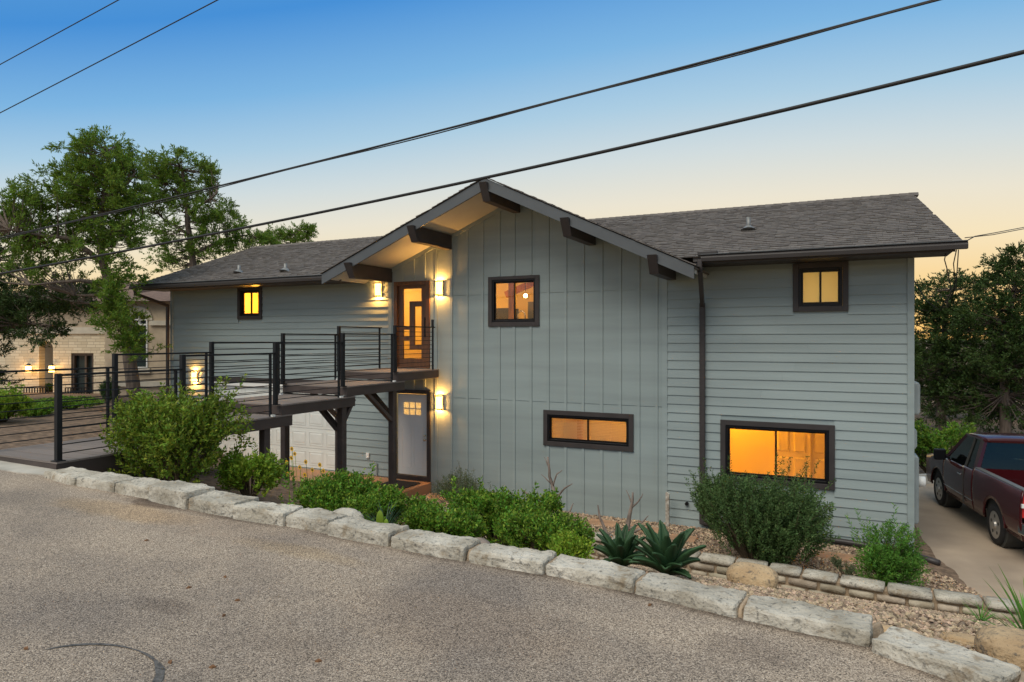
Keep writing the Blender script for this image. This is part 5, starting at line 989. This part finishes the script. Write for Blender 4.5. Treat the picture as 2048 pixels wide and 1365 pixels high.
for sx in (-.42, .42): tobj(MB().box(sx - .27, sx + .27, 1.35, 1.55, .62, 1.38).box(sx - .13, sx + .13, 1.33, 1.44, 1.38, 1.55), 'seat', M_CAB, bevel=.04)
wt = MB(); prof = [(-.12, .26), (-.125, .34), (-.10, .375), (.10, .375), (.125, .34), (.12, .26)]; nseg = 36
for a in range(nseg): wt.v += [(x, r * math.cos(2 * math.pi * a / nseg), r * math.sin(2 * math.pi * a / nseg)) for x, r in prof]
for a in range(nseg):
    b = (a + 1) % nseg
    for k in range(len(prof) - 1): wt.f.append((a * 6 + k, a * 6 + k + 1, b * 6 + k + 1, b * 6 + k))
tm = wt.mesh('tyre', M_TYRE, (0, 0, 0), True); rm = MB().tube([(-.09, 0, 0), (-.115, 0, 0), (-.112, 0, 0)], [.265, .262, .2], 30).mesh('wheel_disc', M_RIM)
for yc in (0., 3.2):
    for sx in (-1, 1):
        wh = bpy.data.objects.new('wheel', tm); col.objects.link(wh); wh.parent = TX; wh.location = (sx * .85, yc, .378); wh.rotation_euler = (0, 0, 0 if sx < 0 else math.pi)
        d = bpy.data.objects.new('wheel_disc', rm); col.objects.link(d); d.parent = wh
        tobj(MB().tube([(-.11, 0, 0), (-.145, 0, 0)], [.085, .07], 14), 'hub_cap', M_RIM, wh)
        for k in range(5):
            a = 2 * math.pi * k / 5 + .3; tobj(MB().disc((-.114, .165 * math.cos(a), .165 * math.sin(a)), .034, (-1, 0, 0), .003, 10), 'vent_hole', M_CAB, wh)
tobj(MB().disc((-.985, .92, .99), .055, (-1, 0, 0), .012, 14), 'fuel_cap', M_PAINT); tobj(MB().box(-.992, -.978, 2.86, 2.98, 1.04, 1.09), 'fender_badge', M_CHRM)
# ------------------------------------------------------------------ overhead lines
def wire(name, pts, r, label, sag=.0, n=40):
    a = [atD(x, y, d) for x, y, d in pts]; m = MB(); P = []
    for i in range(len(a) - 1):
        for t in np.linspace(0, 1, n, endpoint=(i == len(a) - 2)): P.append(a[i].lerp(a[i + 1], t) - Vector((0, 0, sag * 4 * t * (1 - t))))
    m.tube(P, r, 8); return tag(m.obj(name, M_WIRE, smooth=True), label, 'cable')
def bez(p0, p1, p2, n=8): return [tuple((1 - t) ** 2 * a + 2 * t * (1 - t) * b + t * t * c for a, b, c in zip(p0, p1, p2)) for t in np.linspace(0, 1, n)]
def through(p0, pm_, p2, n=14):      # curve that passes through the middle point
    c = tuple(2 * m - .5 * (a + b) for a, m, b in zip(p0, pm_, p2)); return bez(p0, c, p2, n)
def wire_curve(label, p0, pm_, p2, r, off=0., tw=0.):
    def inv(p): return (p[0] / 1, p[1], 1 / p[2])
    Q = through(p0, pm_, p2, 30); P = []
    for i, (x, y, d) in enumerate(Q): P.append(atD(x, y + off + tw * math.sin(i * .9), d))
    return tag(MB().tube(P, r, 8).obj('overhead_cable', M_WIRE, smooth=True), label, 'cable')
wire_curve('thickest black overhead cable, crossing in front of the gable peak', (-160, 576, 13.5), (970, 356, 8.0), (2200, 66, 5.3), .019)
wire_curve('upper black overhead cable running from the left trees to the top right', (-160, 512, 13.5), (760, 292, 8.6), (2080, -56, 5.4), .013)
wire_curve('thin twin strand twisted round the upper overhead cable', (-160, 515, 13.45), (760, 295, 8.58), (2080, -53, 5.38), .008, 0, 1.6)
wire_curve('thin wire high in the left sky, the higher of two', (-120, 195, 12.5), (100, 75, 11), (300, -34, 9.5), .0075); wire_curve('thin wire high in the left sky, the lower of two', (-120, 288, 12.5), (190, 128, 10.5), (520, -44, 9), .008)
sv = thing('service_drop', onV(1936, 485, 13.2), 'electric service drop wires tied to the right eave corner', 'cable')
for p in ([(1930, 476, 12.3), (1985, 470, 13.5), (2080, 452, 16)], [(1930, 484, 12.3), (1950, 473, 12.6), (1990, 466, 13.5), (2080, 449, 16)]):
    MB().tube([atD(*q) for q in p], .009, 6).obj('wire', M_WIRE, sv, smooth=True)
for p in ([(1893, 500), (1889, 520), (1896, 545), (1903, 585), (1880, 622), (1850, 600), (1829, 562)], [(1913, 500), (1907, 528), (1910, 560), (1906, 590)], [(1917, 500), (1915, 530), (1912, 575), (1900, 600)]):
    MB().tube([onV(x, y, 13.6 + .1 * i) for i, (x, y) in enumerate(p)], .009, 6).obj('hanging_wire', M_WIRE, sv, smooth=True)
# ------------------------------------------------------------------ litter on the road
M_LITT = pm('dry_leaf', (.20, .10, .045), .8, .3, 20)
for i, (px, py) in enumerate(((425, 1336), (475, 1204), (448, 1234), (637, 1322), (293, 1088), (340, 1327), (52, 1303), (378, 1180), (450, 1158), (1300, 1205))):
    p = onZ(px, py, zroad(-3)); p.z = zroad(p.x); a = random.uniform(0, 6); d = Vector((math.cos(a), math.sin(a), 0)) * .020; s_ = Vector((-math.sin(a), math.cos(a), 0)) * .010
    o = MB().hexa([p - d + Vector((0, 0, .001)), p - s_ + Vector((0, 0, .001)), p + d + Vector((0, 0, .001)), p + s_ + Vector((0, 0, .001))], [p - d + Vector((0, 0, .006)), p - s_ + Vector((0, 0, .012)), p + d + Vector((0, 0, .005)), p + s_ + Vector((0, 0, .014))]).obj('dry_leaf', M_LITT, loc=p); tag(o, 'small curled brown leaf lying on the chip seal road', 'leaf', 'dry leaves on the road')
